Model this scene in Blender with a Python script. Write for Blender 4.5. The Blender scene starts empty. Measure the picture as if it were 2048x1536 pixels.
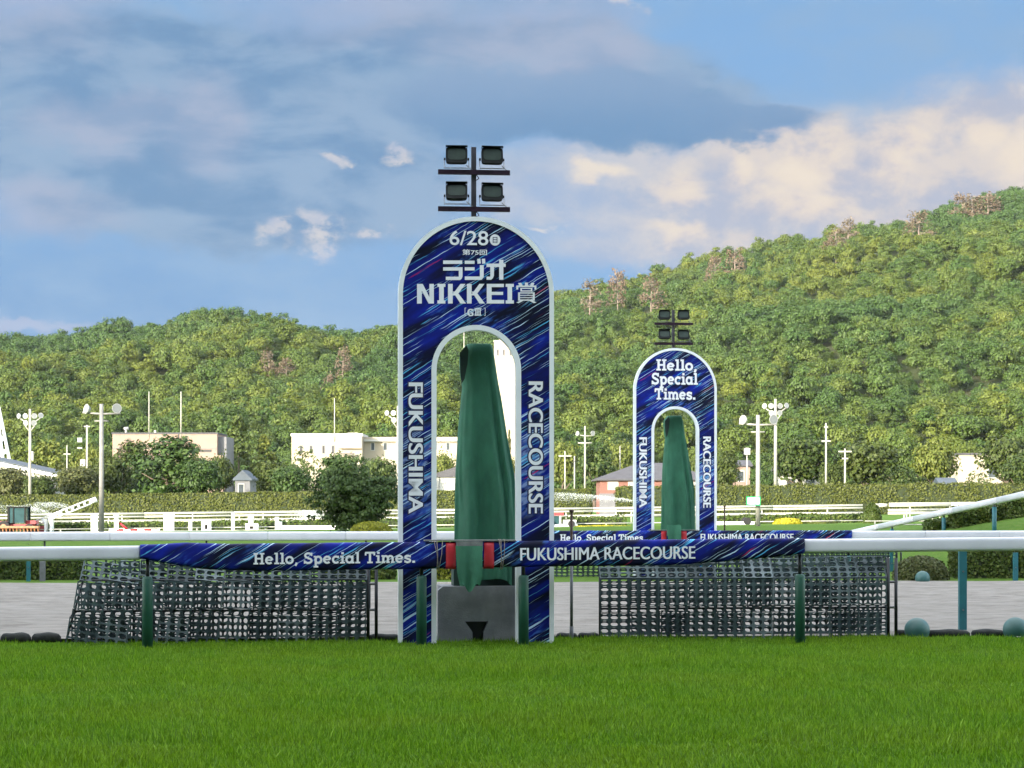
import bpy, bmesh, math, random
import numpy as np
from mathutils import Vector, Matrix

R = math.radians
rng = np.random.default_rng(7)
random.seed(7)
scene = bpy.context.scene
COL = scene.collection

# ------------------------------------------------------------------ camera
F = 4380.0            # focal length in photo pixels (photo 2048 wide)
CZ = 1.72             # eye height
HY = 1002.0           # horizon row in the photo
cam = bpy.data.cameras.new('camera')
cam.sensor_width = 36.0
cam.lens = 36.0 * F / 2048.0
cam.shift_y = (HY - 768.0) / 2048.0
cam.clip_start = 0.1
cam.clip_end = 9000.0
cam_o = bpy.data.objects.new('camera', cam)
cam_o.location = (0, 0, CZ)
cam_o.rotation_euler = (R(90), 0, 0)
COL.objects.link(cam_o)
scene.camera = cam_o

# ------------------------------------------------------------------ exposure
vs = scene.view_settings
vs.view_transform = 'Standard'
vs.look = 'None'
vs.exposure = 2.7
vs.gamma = 1.0
vs.use_curve_mapping = False
scene.cycles.max_bounces = 5
scene.cycles.diffuse_bounces = 3
scene.cycles.glossy_bounces = 2
scene.cycles.transmission_bounces = 3

# ------------------------------------------------------------------ sun
SUN_EL, SUN_AZ = R(12.5), R(36.0)      # low sun, behind the viewer and to the left
sdir = Vector((-math.sin(SUN_AZ) * math.cos(SUN_EL), -math.cos(SUN_AZ) * math.cos(SUN_EL), math.sin(SUN_EL)))
sun = bpy.data.lights.new('sun', 'SUN')
sun.energy = 2.0
sun.angle = R(0.55)
sun.color = (1.0, 0.90, 0.74)
sun_o = bpy.data.objects.new('sun', sun)
sun_o.rotation_euler = (-sdir).to_track_quat('-Z', 'Y').to_euler()
sun_o.location = sdir * 300
COL.objects.link(sun_o)

# ------------------------------------------------------------------ sky
world = bpy.data.worlds.new('World')
scene.world = world
world.use_nodes = True
world.cycles.sampling_method = 'MANUAL'
world.cycles.sample_map_resolution = 512


class NT:
    """small helper to write node trees"""
    def __init__(self, tree):
        self.t = tree
        self.n = tree.nodes
        self.l = tree.links

    def set(self, node, i, v):
        if v is None:
            return
        if isinstance(v, bpy.types.NodeSocket):
            self.l.new(v, node.inputs[i])
        else:
            node.inputs[i].default_value = v

    def math(self, op, a, b=None, c=None, clamp=False):
        n = self.n.new('ShaderNodeMath'); n.operation = op; n.use_clamp = clamp
        self.set(n, 0, a); self.set(n, 1, b); self.set(n, 2, c)
        return n.outputs[0]

    def vmath(self, op, a, b=None, c=None):
        n = self.n.new('ShaderNodeVectorMath'); n.operation = op
        self.set(n, 0, a); self.set(n, 1, b); self.set(n, 2, c)
        return n.outputs['Value'] if op in ('LENGTH', 'DOT_PRODUCT', 'DISTANCE') else n.outputs[0]

    def noise(self, vec, scale, detail=4.0, rough=0.55, dist=0.0, color=False):
        n = self.n.new('ShaderNodeTexNoise')
        self.set(n, 'Vector', vec)
        n.inputs['Scale'].default_value = scale
        n.inputs['Detail'].default_value = detail
        n.inputs['Roughness'].default_value = rough
        n.inputs['Distortion'].default_value = dist
        return n.outputs['Color' if color else 'Fac']

    def ramp(self, fac, lo, hi, a=0.0, b=1.0, smooth=True):
        n = self.n.new('ShaderNodeMapRange')
        n.interpolation_type = 'SMOOTHSTEP' if smooth else 'LINEAR'
        n.clamp = True
        self.set(n, 'Value', fac)
        for k, v in (('From Min', lo), ('From Max', hi), ('To Min', a), ('To Max', b)):
            self.set(n, k, v)
        return n.outputs['Result']

    def mix(self, fac, a, b, mode='MIX'):
        n = self.n.new('ShaderNodeMix'); n.data_type = 'RGBA'; n.blend_type = mode
        self.set(n, 0, fac)
        for i, v in ((6, a), (7, b)):
            if isinstance(v, bpy.types.NodeSocket):
                self.l.new(v, n.inputs[i])
            else:
                n.inputs[i].default_value = (v[0], v[1], v[2], 1.0)
        return n.outputs[2]

    def sep(self, v):
        n = self.n.new('ShaderNodeSeparateXYZ'); self.l.new(v, n.inputs[0])
        return n.outputs

    def comb(self, x, y, z):
        n = self.n.new('ShaderNodeCombineXYZ')
        self.set(n, 0, x); self.set(n, 1, y); self.set(n, 2, z)
        return n.outputs[0]


def srgb(r, g, b):
    f = lambda c: (c / 255 / 12.92) if c / 255 <= 0.04045 else ((c / 255 + 0.055) / 1.055) ** 2.4
    return (f(r), f(g), f(b))


SKY_STRENGTH = 0.15


def build_sky():
    g = NT(world.node_tree)
    bg = g.n['Background']
    bg.inputs['Strength'].default_value = SKY_STRENGTH
    sky = g.n.new('ShaderNodeTexSky')
    sky.sky_type = 'NISHITA'
    sky.sun_disc = False
    sky.sun_elevation = SUN_EL
    sky.sun_rotation = math.pi + SUN_AZ
    sky.air_density = 1.0
    sky.dust_density = 1.0
    sky.ozone_density = 2.0
    nish = sky.outputs[0]
    tc = g.n.new('ShaderNodeTexCoord')
    d = tc.outputs['Generated']
    x, y, z = g.sep(d)
    az = g.math('ARCTAN2', x, y)
    el = g.math('ARCSINE', z)
    k = 1.0 / (SKY_STRENGTH * 2.0 ** vs.exposure)       # display colour -> sky units

    def col(r, gg, b, m=0.93):
        c = srgb(r, gg, b)
        return tuple(v * k * m for v in c)
    # unseen broken cloud deck, its brightness raised to fill the shaded foreground
    dv = g.comb(x, y, g.math('MULTIPLY', z, 2.6))
    n1 = g.noise(dv, 2.3, 7, 0.58, 0.4)
    deck = g.ramp(n1, 0.36, 0.60)
    bw = g.n.new('ShaderNodeRGBToBW'); g.l.new(nish, bw.inputs[0])
    lum = g.math('MAXIMUM', g.math('MULTIPLY', bw.outputs[0], 1.0), 4.3)
    deckcol = g.mix(1.0, g.comb(lum, lum, lum), (1.0, 0.97, 0.93), 'MULTIPLY')
    clear = g.mix(g.math('MULTIPLY', deck, 0.85), nish, deckcol)
    # the cloud bank standing opposite the sun
    wn = g.noise(g.comb(g.math('MULTIPLY', az, 1.0), g.math('MULTIPLY', el, 1.7), 3.1), 22.0, 5, 0.55, 0.2, True)
    wn2 = g.noise(g.comb(g.math('MULTIPLY', az, 1.0), g.math('MULTIPLY', el, 1.3), 9.7), 75.0, 4, 0.55, 0.0, True)
    off = g.vmath('ADD', g.vmath('MULTIPLY', g.vmath('SUBTRACT', wn, (0.5, 0.5, 0.5)), (0.050, 0.030, 0.0)),
                  g.vmath('MULTIPLY', g.vmath('SUBTRACT', wn2, (0.5, 0.5, 0.5)), (0.014, 0.011, 0.0)))
    p0 = g.comb(az, el, 0.0)
    p = g.vmath('ADD', p0, off)

    def A(px):
        return (px - 1024) / F

    def E(py):
        return (HY - py) / F

    def field(lst, sm=0.25, src=None):
        acc = None
        for (px, py, rx, ry) in lst:
            ra, re = rx / F, ry / F
            v = g.vmath('MULTIPLY_ADD', src or p, (1 / ra, 1 / re, 0), (-A(px) / ra, -E(py) / re, 0))
            ln = g.vmath('LENGTH', v)
            acc = ln if acc is None else g.math('SMOOTH_MIN', acc, ln, sm)
        return acc
    # blue of the bank's gaps: deeper low on the left, paler high on the right
    base = g.mix(g.ramp(az, A(100), A(1900)), col(120, 164, 211), col(134, 184, 234))
    base = g.mix(g.ramp(el, E(700), E(300)), base, col(134, 180, 228))
    grain = g.noise(g.comb(az, g.math('MULTIPLY', el, 2.2), 0.0), 14.0, 5, 0.55)
    base = g.mix(g.ramp(grain, 0.35, 0.7), base, col(146, 182, 220))
    # grey-blue shaded cloud mass with its tip pointing right
    fa = field([(300, 250, 620, 190), (900, 170, 520, 130), (1280, 225, 270, 85), (1490, 268, 170, 38), (500, 380, 520, 130)])
    ma = g.ramp(fa, 1.12, 0.80)
    ga = g.noise(g.comb(az, g.math('MULTIPLY', el, 2.6), 5.0), 16.0, 8, 0.60, 0.25)
    ca = g.mix(g.ramp(ga, 0.38, 0.60), col(114, 154, 195), col(150, 178, 209))
    c = g.mix(g.math('MULTIPLY', ma, 0.92), base, ca)
    # mauve, softly lit upper cloud
    fb = field([(70, 30, 190, 110), (720, 40, 260, 60), (1000, 60, 200, 90), (430, 270, 110, 95), (230, 265, 160, 55),
                (1150, 60, 140, 75), (120, 430, 170, 60), (1180, 130, 140, 60)])
    mb = g.ramp(fb, 1.35, 0.45)
    c = g.mix(g.math('MULTIPLY', mb, 0.6), c, g.mix(g.ramp(ga, 0.3, 0.7), col(152, 174, 206), col(182, 188, 212)))
    # long cream bank low on the right
    fc = field([(1250, 350, 290, 60), (1600, 350, 330, 105), (1960, 300, 300, 120), (1400, 420, 340, 80), (1850, 430, 420, 110),
                (1330, 490, 270, 50), (1130, 385, 190, 60), (2500, 330, 420, 150)], 0.35)
    mc = g.ramp(fc, 1.35, 0.55)
    gc = g.noise(g.comb(az, g.math('MULTIPLY', el, 1.5), 2.0), 28.0, 8, 0.60, 0.15)
    cc = g.mix(g.ramp(gc, 0.38, 0.62), col(184, 191, 211), col(224, 215, 211))
    c = g.mix(g.math('MULTIPLY', mc, g.ramp(az, A(1020), A(1560), 0.5, 1.0)), c, cc)
    # sunlit cumulus heads
    fd = field([(1785, 300, 75, 58), (1770, 345, 90, 40), (1500, 352, 45, 50), (1645, 335, 75, 62), (1610, 415, 90, 45), (1955, 290, 55, 45),
                (2035, 345, 70, 70), (1350, 375, 75, 50), (1370, 484, 80, 24), (1180, 350, 50, 22), (2200, 300, 120, 80)], 0.2)
    md = g.math('MULTIPLY', g.ramp(fd, 1.35, 0.35), g.ramp(gc, 0.28, 0.50))
    c = g.mix(g.math('MULTIPLY', md, 0.8), c, g.mix(g.ramp(gc, 0.3, 0.7), col(232, 218, 210), col(246, 232, 214)))
    # the dark tip lies in front of the cream bank
    ft = field([(1150, 235, 330, 72), (1440, 262, 200, 40), (1010, 215, 260, 75)])
    mt = g.ramp(ft, 1.15, 0.70)
    c = g.mix(g.math('MULTIPLY', mt, 0.9), c, g.mix(g.ramp(el, E(300), E(150)), col(108, 152, 196), col(140, 170, 206)))
    # small torn cumulus
    p2 = g.vmath('ADD', p0, g.vmath('MULTIPLY', off, (0.85, 1.0, 0.0)))
    fe = field([(625, 455, 62, 34), (560, 458, 50, 18), (640, 505, 32, 24), (745, 463, 42, 15), (658, 330, 22, 12), (780, 318, 34, 14),
                (1262, 24, 30, 20), (1100, 452, 46, 10)], 0.12, p2)
    me = g.math('MULTIPLY', g.ramp(fe, 1.45, 0.55), g.ramp(g.noise(g.comb(az, g.math('MULTIPLY', el, 1.4), 4.0), 95.0, 5, 0.6), 0.36, 0.58))
    c = g.mix(g.math('MULTIPLY', me, 0.72), c, g.mix(g.ramp(wn2, 0.35, 0.65), col(200, 204, 220), col(234, 226, 220)))
    # low haze line on the left horizon
    fl = field([(60, 655, 150, 16), (-500, 640, 500, 40)], 0.2)
    c = g.mix(g.math('MULTIPLY', g.ramp(fl, 1.2, 0.5), 0.6), c, col(190, 196, 220))
    # where the bank stands: opposite the sun, low; it thins out sideways and upward
    aabs = g.math('ABSOLUTE', az)
    bank = g.math('MULTIPLY', g.ramp(aabs, R(75), R(30)), g.ramp(el, R(42), R(15)))
    out = g.mix(bank, clear, c)
    g.l.new(out, bg.inputs['Color'])


build_sky()

# ------------------------------------------------------------------ helpers
def tag(o, label=None, cat=None, group=None, kind=None):
    if label: o['label'] = label
    if cat: o['category'] = cat
    if group: o['group'] = group
    if kind: o['kind'] = kind
    return o


def empty(name, loc=(0, 0, 0), rz=0.0, label=None, cat=None, group=None):
    o = bpy.data.objects.new(name, None)
    o.empty_display_size = 0.2
    o.location = loc
    o.rotation_euler = (0, 0, rz)
    COL.objects.link(o)
    return tag(o, label, cat, group)


def link(name, me, mat=None, parent=None, loc=(0, 0, 0), rot=(0, 0, 0), scl=(1, 1, 1)):
    if mat is not None and not me.materials:
        me.materials.append(mat)
    o = bpy.data.objects.new(name, me)
    o.location = loc; o.rotation_euler = rot; o.scale = scl
    o.parent = parent
    COL.objects.link(o)
    return o


class MB:
    """collects shapes into one mesh"""
    def __init__(self):
        self.v = []; self.f = []; self.s = []

    def add(self, vs_, fs_, smooth=False):
        b = len(self.v)
        self.v += [tuple(q) for q in vs_]
        self.f += [tuple(i + b for i in q) for q in fs_]
        self.s += [smooth] * len(fs_)
        return self

    def box(self, c, s, rot=None):
        hx, hy, hz = s[0] / 2, s[1] / 2, s[2] / 2
        vs_ = [Vector((sx * hx, sy * hy, sz * hz)) for sx in (-1, 1) for sy in (-1, 1) for sz in (-1, 1)]
        if rot is not None:
            vs_ = [rot @ q for q in vs_]
        c = Vector(c)
        return self.add([q + c for q in vs_], [(0, 1, 3, 2), (4, 6, 7, 5), (0, 4, 5, 1), (2, 3, 7, 6), (0, 2, 6, 4), (1, 5, 7, 3)])

    def bbox(self, a, b):
        return self.box([(a[i] + b[i]) / 2 for i in range(3)], [abs(b[i] - a[i]) for i in range(3)])

    def tube(self, pts, r, n=10, cap=True, smooth=True):
        pts = [Vector(q) for q in pts]
        rs = r if isinstance(r, (list, tuple)) else [r] * len(pts)
        vs_ = []; fs_ = []
        up = None
        for i, q in enumerate(pts):
            t = (pts[min(i + 1, len(pts) - 1)] - pts[max(i - 1, 0)]).normalized()
            if up is None:
                up = Vector((0, 0, 1)) if abs(t.z) < 0.9 else Vector((1, 0, 0))
            a = t.cross(up).normalized(); b = a.cross(t).normalized(); up = b
            for k in range(n):
                w = 2 * math.pi * k / n
                vs_.append(q + (a * math.cos(w) + b * math.sin(w)) * rs[i])
        for i in range(len(pts) - 1):
            for k in range(n):
                fs_.append((i * n + k, i * n + (k + 1) % n, (i + 1) * n + (k + 1) % n, (i + 1) * n + k))
        self.add(vs_, fs_, smooth)
        if cap:
            b = len(self.v) - len(vs_)
            self.f.append(tuple(b + k for k in range(n - 1, -1, -1))); self.s.append(False)
            self.f.append(tuple(b + (len(pts) - 1) * n + k for k in range(n))); self.s.append(False)
        return self

    def lathe(self, prof, o=(0, 0, 0), n=20, rot=None, smooth=True):
        """prof: (radius, height) pairs about local z"""
        vs_ = []; fs_ = []
        o = Vector(o)
        for (r, h) in prof:
            for k in range(n):
                w = 2 * math.pi * k / n
                q = Vector((r * math.cos(w), r * math.sin(w), h))
                vs_.append((rot @ q if rot is not None else q) + o)
        for i in range(len(prof) - 1):
            for k in range(n):
                fs_.append((i * n + k, i * n + (k + 1) % n, (i + 1) * n + (k + 1) % n, (i + 1) * n + k))
        return self.add(vs_, fs_, smooth)

    def prism(self, poly, v0, v1):
        """poly of (u, z), extruded along y from v0 to v1 (v0 faces the viewer)"""
        n = len(poly)
        vs_ = [(q[0], v0, q[1]) for q in poly] + [(q[0], v1, q[1]) for q in poly]
        fs_ = [tuple(range(n)), tuple(range(2 * n - 1, n - 1, -1))]
        for i in range(n):
            j = (i + 1) % n
            fs_.append((i, i + n, j + n, j))
        return self.add(vs_, fs_)

    def band(self, a, b, v0, v1, closed=False, smooth=False):
        """solid strip between two polylines a, b of (u, z)"""
        n = len(a)
        vs_ = [(q[0], v0, q[1]) for q in a] + [(q[0], v0, q[1]) for q in b] + [(q[0], v1, q[1]) for q in a] + [(q[0], v1, q[1]) for q in b]
        fs_ = []
        for i in range(n if closed else n - 1):
            j = (i + 1) % n
            fs_ += [(i, j, n + j, n + i), (2 * n + i, 3 * n + i, 3 * n + j, 2 * n + j),
                    (i, 2 * n + i, 2 * n + j, j), (n + i, n + j, 3 * n + j, 3 * n + i)]
        if not closed:
            fs_ += [(0, n, 3 * n, 2 * n), (n - 1, 3 * n - 1, 4 * n - 1, 2 * n - 1)]
        return self.add(vs_, fs_, smooth)

    def mesh(self, name):
        me = bpy.data.meshes.new(name)
        me.from_pydata(self.v, [], self.f)
        me.polygons.foreach_set('use_smooth', self.s)
        me.update()
        bm = bmesh.new(); bm.from_mesh(me)
        bmesh.ops.recalc_face_normals(bm, faces=bm.faces)
        bm.to_mesh(me); bm.free()
        return me

    def build(self, name, mat, parent=None, **kw):
        return link(name, self.mesh(name), mat, parent, **kw)


def np_mesh(name, verts, nper, smooth=False):
    """verts (N*nper, 3): N separate polygons with nper corners"""
    verts = np.asarray(verts, dtype=np.float32)
    n = len(verts) // nper
    me = bpy.data.meshes.new(name)
    me.vertices.add(len(verts)); me.vertices.foreach_set('co', verts.ravel())
    me.loops.add(len(verts)); me.loops.foreach_set('vertex_index', np.arange(len(verts), dtype=np.int32))
    me.polygons.add(n)
    me.polygons.foreach_set('loop_start', np.arange(0, n * nper, nper, dtype=np.int32))
    me.polygons.foreach_set('loop_total', np.full(n, nper, dtype=np.int32))
    if smooth:
        me.polygons.foreach_set('use_smooth', np.ones(n, dtype=bool))
    me.update()
    return me


def grid_mesh(name, X, Y, Z, smooth=True):
    """X, Y, Z arrays of shape (a, b)"""
    a, b = X.shape
    v = np.stack([X, Y, Z], -1).reshape(-1, 3).astype(np.float32)
    i = np.arange((a - 1) * (b - 1)); r, c = i // (b - 1), i % (b - 1)
    q = np.stack([r * b + c, r * b + c + 1, (r + 1) * b + c + 1, (r + 1) * b + c], -1)
    me = bpy.data.meshes.new(name)
    me.vertices.add(len(v)); me.vertices.foreach_set('co', v.ravel())
    me.loops.add(q.size); me.loops.foreach_set('vertex_index', q.ravel().astype(np.int32))
    me.polygons.add(len(q)); me.polygons.foreach_set('loop_start', np.arange(0, q.size, 4, dtype=np.int32))
    me.polygons.foreach_set('loop_total', np.full(len(q), 4, dtype=np.int32))
    me.polygons.foreach_set('use_smooth', np.full(len(q), smooth, dtype=bool))
    me.update()
    return me


def P(px, py, d):
    return Vector(((px - 1024) * d / F, d, CZ + (HY - py) * d / F))


def XW(px, d):
    return (px - 1024) * d / F


def ZW(py, d):
    return CZ + (HY - py) * d / F


# ------------------------------------------------------------------ materials
MATS = {}


def mat(name, c, rough=0.6, var=0.12, scale=6.0, bump=0.0, bscale=40.0, metal=0.0, spec=0.5, c2=None, stretch=None, detail=5.0):
    m = bpy.data.materials.new(name); m.use_nodes = True
    g = NT(m.node_tree)
    b = g.n['Principled BSDF']
    tc = g.n.new('ShaderNodeTexCoord')
    vec = tc.outputs['Object']
    if stretch:
        vec = g.vmath('MULTIPLY', vec, stretch)
    nz = g.noise(vec, scale, detail, 0.6)
    lo = tuple(v * (1 - var) for v in c)
    hi = c2 if c2 else tuple(min(1, v * (1 + var)) for v in c)
    g.l.new(g.mix(g.ramp(nz, 0.3, 0.7), lo, hi), b.inputs['Base Color'])
    b.inputs['Roughness'].default_value = rough
    b.inputs['Metallic'].default_value = metal
    b.inputs['Specular IOR Level'].default_value = spec
    if bump:
        bp = g.n.new('ShaderNodeBump'); bp.inputs['Strength'].default_value = bump
        bp.inputs['Distance'].default_value = 0.02
        g.l.new(g.noise(vec, bscale, 5, 0.6), bp.inputs['Height'])
        g.l.new(bp.outputs[0], b.inputs['Normal'])
    MATS[name] = m
    return m


def leafmat(name, ca, cb, cc=None, trans=0.3, patch=0.012, patchcol=None, rough=0.55, vr=(0.84, 1.16)):
    """foliage: colour varies by leaf, by plant and (patchcol) by where it grows"""
    m = bpy.data.materials.new(name); m.use_nodes = True
    g = NT(m.node_tree)
    b = g.n['Principled BSDF']
    geo = g.n.new('ShaderNodeNewGeometry')
    oi = g.n.new('ShaderNodeObjectInfo')
    c = g.mix(oi.outputs['Random'], ca, cb)
    if patchcol:
        pn = g.noise(geo.outputs['Position'], patch, 4, 0.6)
        c = g.mix(g.ramp(pn, 0.42, 0.62), c, patchcol)
    if cc:
        c = g.mix(g.ramp(geo.outputs['Random Per Island'], 0.5, 1.0, 0.0, 0.75), c, cc)
    h = g.n.new('ShaderNodeHueSaturation')
    g.l.new(c, h.inputs['Color'])
    g.l.new(g.ramp(geo.outputs['Random Per Island'], 0, 1, vr[0], vr[1], False), h.inputs['Value'])
    g.l.new(h.outputs[0], b.inputs['Base Color'])
    b.inputs['Roughness'].default_value = rough
    b.inputs['Specular IOR Level'].default_value = 0.25
    tr = g.n.new('ShaderNodeBsdfTranslucent')
    g.l.new(h.outputs[0], tr.inputs['Color'])
    mx = g.n.new('ShaderNodeMixShader'); mx.inputs[0].default_value = trans
    g.l.new(b.outputs[0], mx.inputs[1]); g.l.new(tr.outputs[0], mx.inputs[2])
    g.l.new(mx.outputs[0], g.n['Material Output'].inputs['Surface'])
    MATS[name] = m
    return m


def print_mat(name, lightness=1.0):
    """night-blue print with slanting rain-like streaks"""
    m = bpy.data.materials.new(name); m.use_nodes = True
    g = NT(m.node_tree)
    b = g.n['Principled BSDF']
    tc = g.n.new('ShaderNodeTexCoord')
    x, y, z = g.sep(tc.outputs['Object'])
    a = R(31)
    al = g.math('ADD', g.math('MULTIPLY', x, math.cos(a)), g.math('MULTIPLY', z, math.sin(a)))
    ac = g.math('SUBTRACT', g.math('MULTIPLY', z, math.cos(a)), g.math('MULTIPLY', x, math.sin(a)))
    wob = g.math('MULTIPLY', g.math('SUBTRACT', g.noise(tc.outputs['Object'], 3.0, 3), 0.5), 0.05)
    ac = g.math('ADD', ac, wob)

    def st(sa, sc, off, det=3.0):
        return g.noise(g.comb(g.math('MULTIPLY', al, sa), g.math('MULTIPLY', ac, sc), off), 1.0, det, 0.5)
    big = g.noise(tc.outputs['Object'], 1.7, 4, 0.6)
    mid = st(0.9, 5.0, 3.0)
    c = g.mix(g.ramp(mid, 0.40, 0.64), (0.002, 0.004, 0.016), (0.003, 0.014, 0.27))
    c = g.mix(g.ramp(big, 0.42, 0.62), c, g.mix(0.5, c, (0.004, 0.005, 0.05)))
    # ragged pale-blue spray in patches
    pz = g.math('MULTIPLY', g.ramp(g.noise(tc.outputs['Object'], 2.3, 3, 0.6), 0.5, 0.68), g.ramp(st(5, 22, 7.0, 6), 0.48, 0.64))
    c = g.mix(g.math('MULTIPLY', pz, 0.6), c, (0.05, 0.17, 0.60))
    # the printed legs carry pale painterly blue around knee height
    pb = g.math('MULTIPLY', g.math('MULTIPLY', g.ramp(z, 1.45, 1.75), g.ramp(z, 2.75, 2.35)), g.ramp(st(4, 13, 17.0, 6), 0.44, 0.58))
    c = g.mix(g.math('MULTIPLY', pb, 0.8), c, g.mix(g.ramp(st(9, 26, 19.0, 4), 0.4, 0.6), (0.05, 0.12, 0.42), (0.26, 0.36, 0.62)))
    # violet tint
    c = g.mix(g.math('MULTIPLY', g.ramp(st(1.6, 12, 11.0), 0.66, 0.78), 0.25), c, (0.05, 0.05, 0.42))
    # cyan streaks, broad and fine
    s1 = g.math('MULTIPLY', g.ramp(st(0.9, 40, 0.0, 2), 0.61, 0.65), g.ramp(st(1.4, 3, 21.0), 0.45, 0.55))
    c = g.mix(g.math('MULTIPLY', s1, 0.9), c, (0.10, 0.46, 0.78))
    s2 = g.math('MULTIPLY', g.ramp(st(0.8, 62, 5.0, 1), 0.62, 0.66), g.ramp(st(1.2, 4, 31.0), 0.42, 0.52))
    c = g.mix(g.math('MULTIPLY', s2, 0.95), c, (0.55, 0.76, 0.90))
    # a few red ones
    s3 = g.math('MULTIPLY', g.ramp(st(0.8, 20, 41.0, 1), 0.69, 0.73), g.ramp(st(1.0, 2, 51.0), 0.52, 0.6))
    c = g.mix(g.math('MULTIPLY', s3, 0.8), c, (0.55, 0.02, 0.08))
    g.l.new(c, b.inputs['Base Color'])
    b.inputs['Roughness'].default_value = 0.6
    b.inputs['Specular IOR Level'].default_value = 0.15
    MATS[name] = m
    return m


mat('white_trim', (0.74, 0.78, 0.78), 0.45, 0.05, 3.0, 0.1, 30)
mat('rail_white', (0.60, 0.61, 0.65), 0.4, 0.06, 2.0, 0.05, 20)
mat('letter_white', (0.78, 0.80, 0.82), 0.5, 0.04, 8.0)
mat('letter_navy', (0.006, 0.008, 0.06), 0.5, 0.1, 8.0)
print_mat('streak_print')
mat('mast_paint', (0.022, 0.010, 0.020), 0.6, 0.3, 9.0, spec=0.2)
mat('mast_grey', (0.055, 0.05, 0.058), 0.45, 0.2, 9.0)
mat('lamp_housing', (0.006, 0.008, 0.007), 0.6, 0.3, 12.0, spec=0.2)
mat('lamp_lens', (0.030, 0.044, 0.036), 0.5, 0.25, 5.0, spec=0.15)
mat('bracket_steel', (0.16, 0.16, 0.16), 0.4, 0.2, 12.0, metal=0.6)
mat('tarp_green', (0.032, 0.128, 0.074), 0.7, 0.16, 3.0, 0.55, 9, spec=0.2, stretch=(1.6, 1.6, 0.8))
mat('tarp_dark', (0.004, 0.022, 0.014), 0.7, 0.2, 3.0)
mat('concrete', (0.17, 0.18, 0.19), 0.85, 0.16, 3.0, 0.35, 50, c2=(0.225, 0.235, 0.24))
mat('post_green', (0.008, 0.070, 0.042), 0.5, 0.15, 5.0, 0.1, 40)
mat('post_teal', (0.014, 0.115, 0.130), 0.5, 0.15, 5.0)
mat('pole_grey', (0.12, 0.125, 0.13), 0.5, 0.2, 8.0)
mat('pole_rust', (0.07, 0.038, 0.028), 0.7, 0.3, 14.0)
mat('red_pad', (0.42, 0.012, 0.022), 0.55, 0.12, 6.0, 0.1, 30)
mat('string', (0.22, 0.19, 0.16), 0.9, 0.2, 30.0)
mat('grey_felt', (0.16, 0.17, 0.16), 0.85, 0.2, 14.0)
mat('mat_rubber', (0.044, 0.072, 0.074), 0.62, 0.3, 4.0, 0.2, 40)
mat('mat_rubber_pale', (0.110, 0.145, 0.15), 0.62, 0.25, 5.0, 0.2, 40)
mat('mat_rubber_dark', (0.022, 0.040, 0.043), 0.62, 0.3, 4.0, 0.2, 40)
mat('frame_black', (0.010, 0.012, 0.014), 0.5, 0.3, 9.0)
mat('stone_dark', (0.016, 0.020, 0.020), 0.9, 0.35, 5.0, 0.6, 22, c2=(0.034, 0.038, 0.034), spec=0.2)
mat('dome_green', (0.032, 0.108, 0.098), 0.5, 0.12, 6.0)
mat('white_paint', (0.80, 0.79, 0.76), 0.5, 0.05, 3.0)
mat('pole_white', (0.30, 0.285, 0.245), 0.6, 0.1, 2.0)
mat('pole_concrete', (0.19, 0.185, 0.17), 0.8, 0.15, 3.0)
mat('lamp_white', (0.30, 0.30, 0.29), 0.35, 0.06, 4.0)
mat('lamp_glass', (0.17, 0.18, 0.18), 0.4, 0.1, 4.0)
mat('glass_teal', (0.020, 0.055, 0.060), 0.25, 0.2, 2.0)
mat('tractor_red', (0.28, 0.04, 0.042), 0.45, 0.2, 4.0)
mat('tractor_orange', (0.34, 0.15, 0.07), 0.6, 0.25, 5.0)
mat('rubber_black', (0.012, 0.012, 0.012), 0.8, 0.2, 8.0)
mat('steel_pale', (0.28, 0.28, 0.27), 0.4, 0.15, 6.0)
mat('wall_pink', (0.235, 0.165, 0.130), 0.85, 0.08, 0.5, c2=(0.255, 0.18, 0.14))
mat('wall_cream', (0.32, 0.275, 0.205), 0.85, 0.06, 0.5)
mat('wall_white', (0.36, 0.35, 0.32), 0.85, 0.06, 0.5)
mat('wall_grey', (0.13, 0.13, 0.135), 0.85, 0.1, 0.8)
mat('roof_grey', (0.055, 0.053, 0.058), 0.8, 0.15, 2.0)
mat('roof_blue', (0.042, 0.056, 0.070), 0.6, 0.15, 1.5)
mat('dark_opening', (0.02, 0.018, 0.016), 0.5, 0.2, 3.0)
mat('window_glass', (0.06, 0.07, 0.075), 0.1, 0.2, 2.0)
mat('sign_green', (0.01, 0.33, 0.12), 0.5, 0.06, 5.0)
mat('bark', (0.10, 0.075, 0.055), 0.9, 0.3, 9.0, 0.4, 30)
mat('bark_pale', (0.15, 0.12, 0.095), 0.9, 0.25, 5.0)
mat('stand_wall', (0.42, 0.42, 0.42), 0.8, 0.1, 0.3)
mat('stand_glass', (0.10, 0.12, 0.14), 0.15, 0.1, 0.3)
mat('stand_seat', (0.20, 0.24, 0.30), 0.6, 0.2, 0.8)
mat('track_asphalt', (0.06, 0.06, 0.06), 0.9, 0.2, 3.0)


def brick_mat():
    m = bpy.data.materials.new('brick_wall'); m.use_nodes = True
    g = NT(m.node_tree); b = g.n['Principled BSDF']
    tc = g.n.new('ShaderNodeTexCoord')
    x, y, z = g.sep(tc.outputs['Object'])
    bt = g.n.new('ShaderNodeTexBrick')
    g.l.new(g.comb(x, z, 0.0), bt.inputs['Vector'])
    bt.inputs['Color1'].default_value = (0.19, 0.068, 0.046, 1); bt.inputs['Color2'].default_value = (0.15, 0.052, 0.036, 1)
    bt.inputs['Mortar'].default_value = (0.20, 0.16, 0.14, 1); bt.inputs['Scale'].default_value = 4.0
    g.l.new(bt.outputs[0], b.inputs['Base Color']); b.inputs['Roughness'].default_value = 0.9
    MATS['brick_wall'] = m


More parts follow.
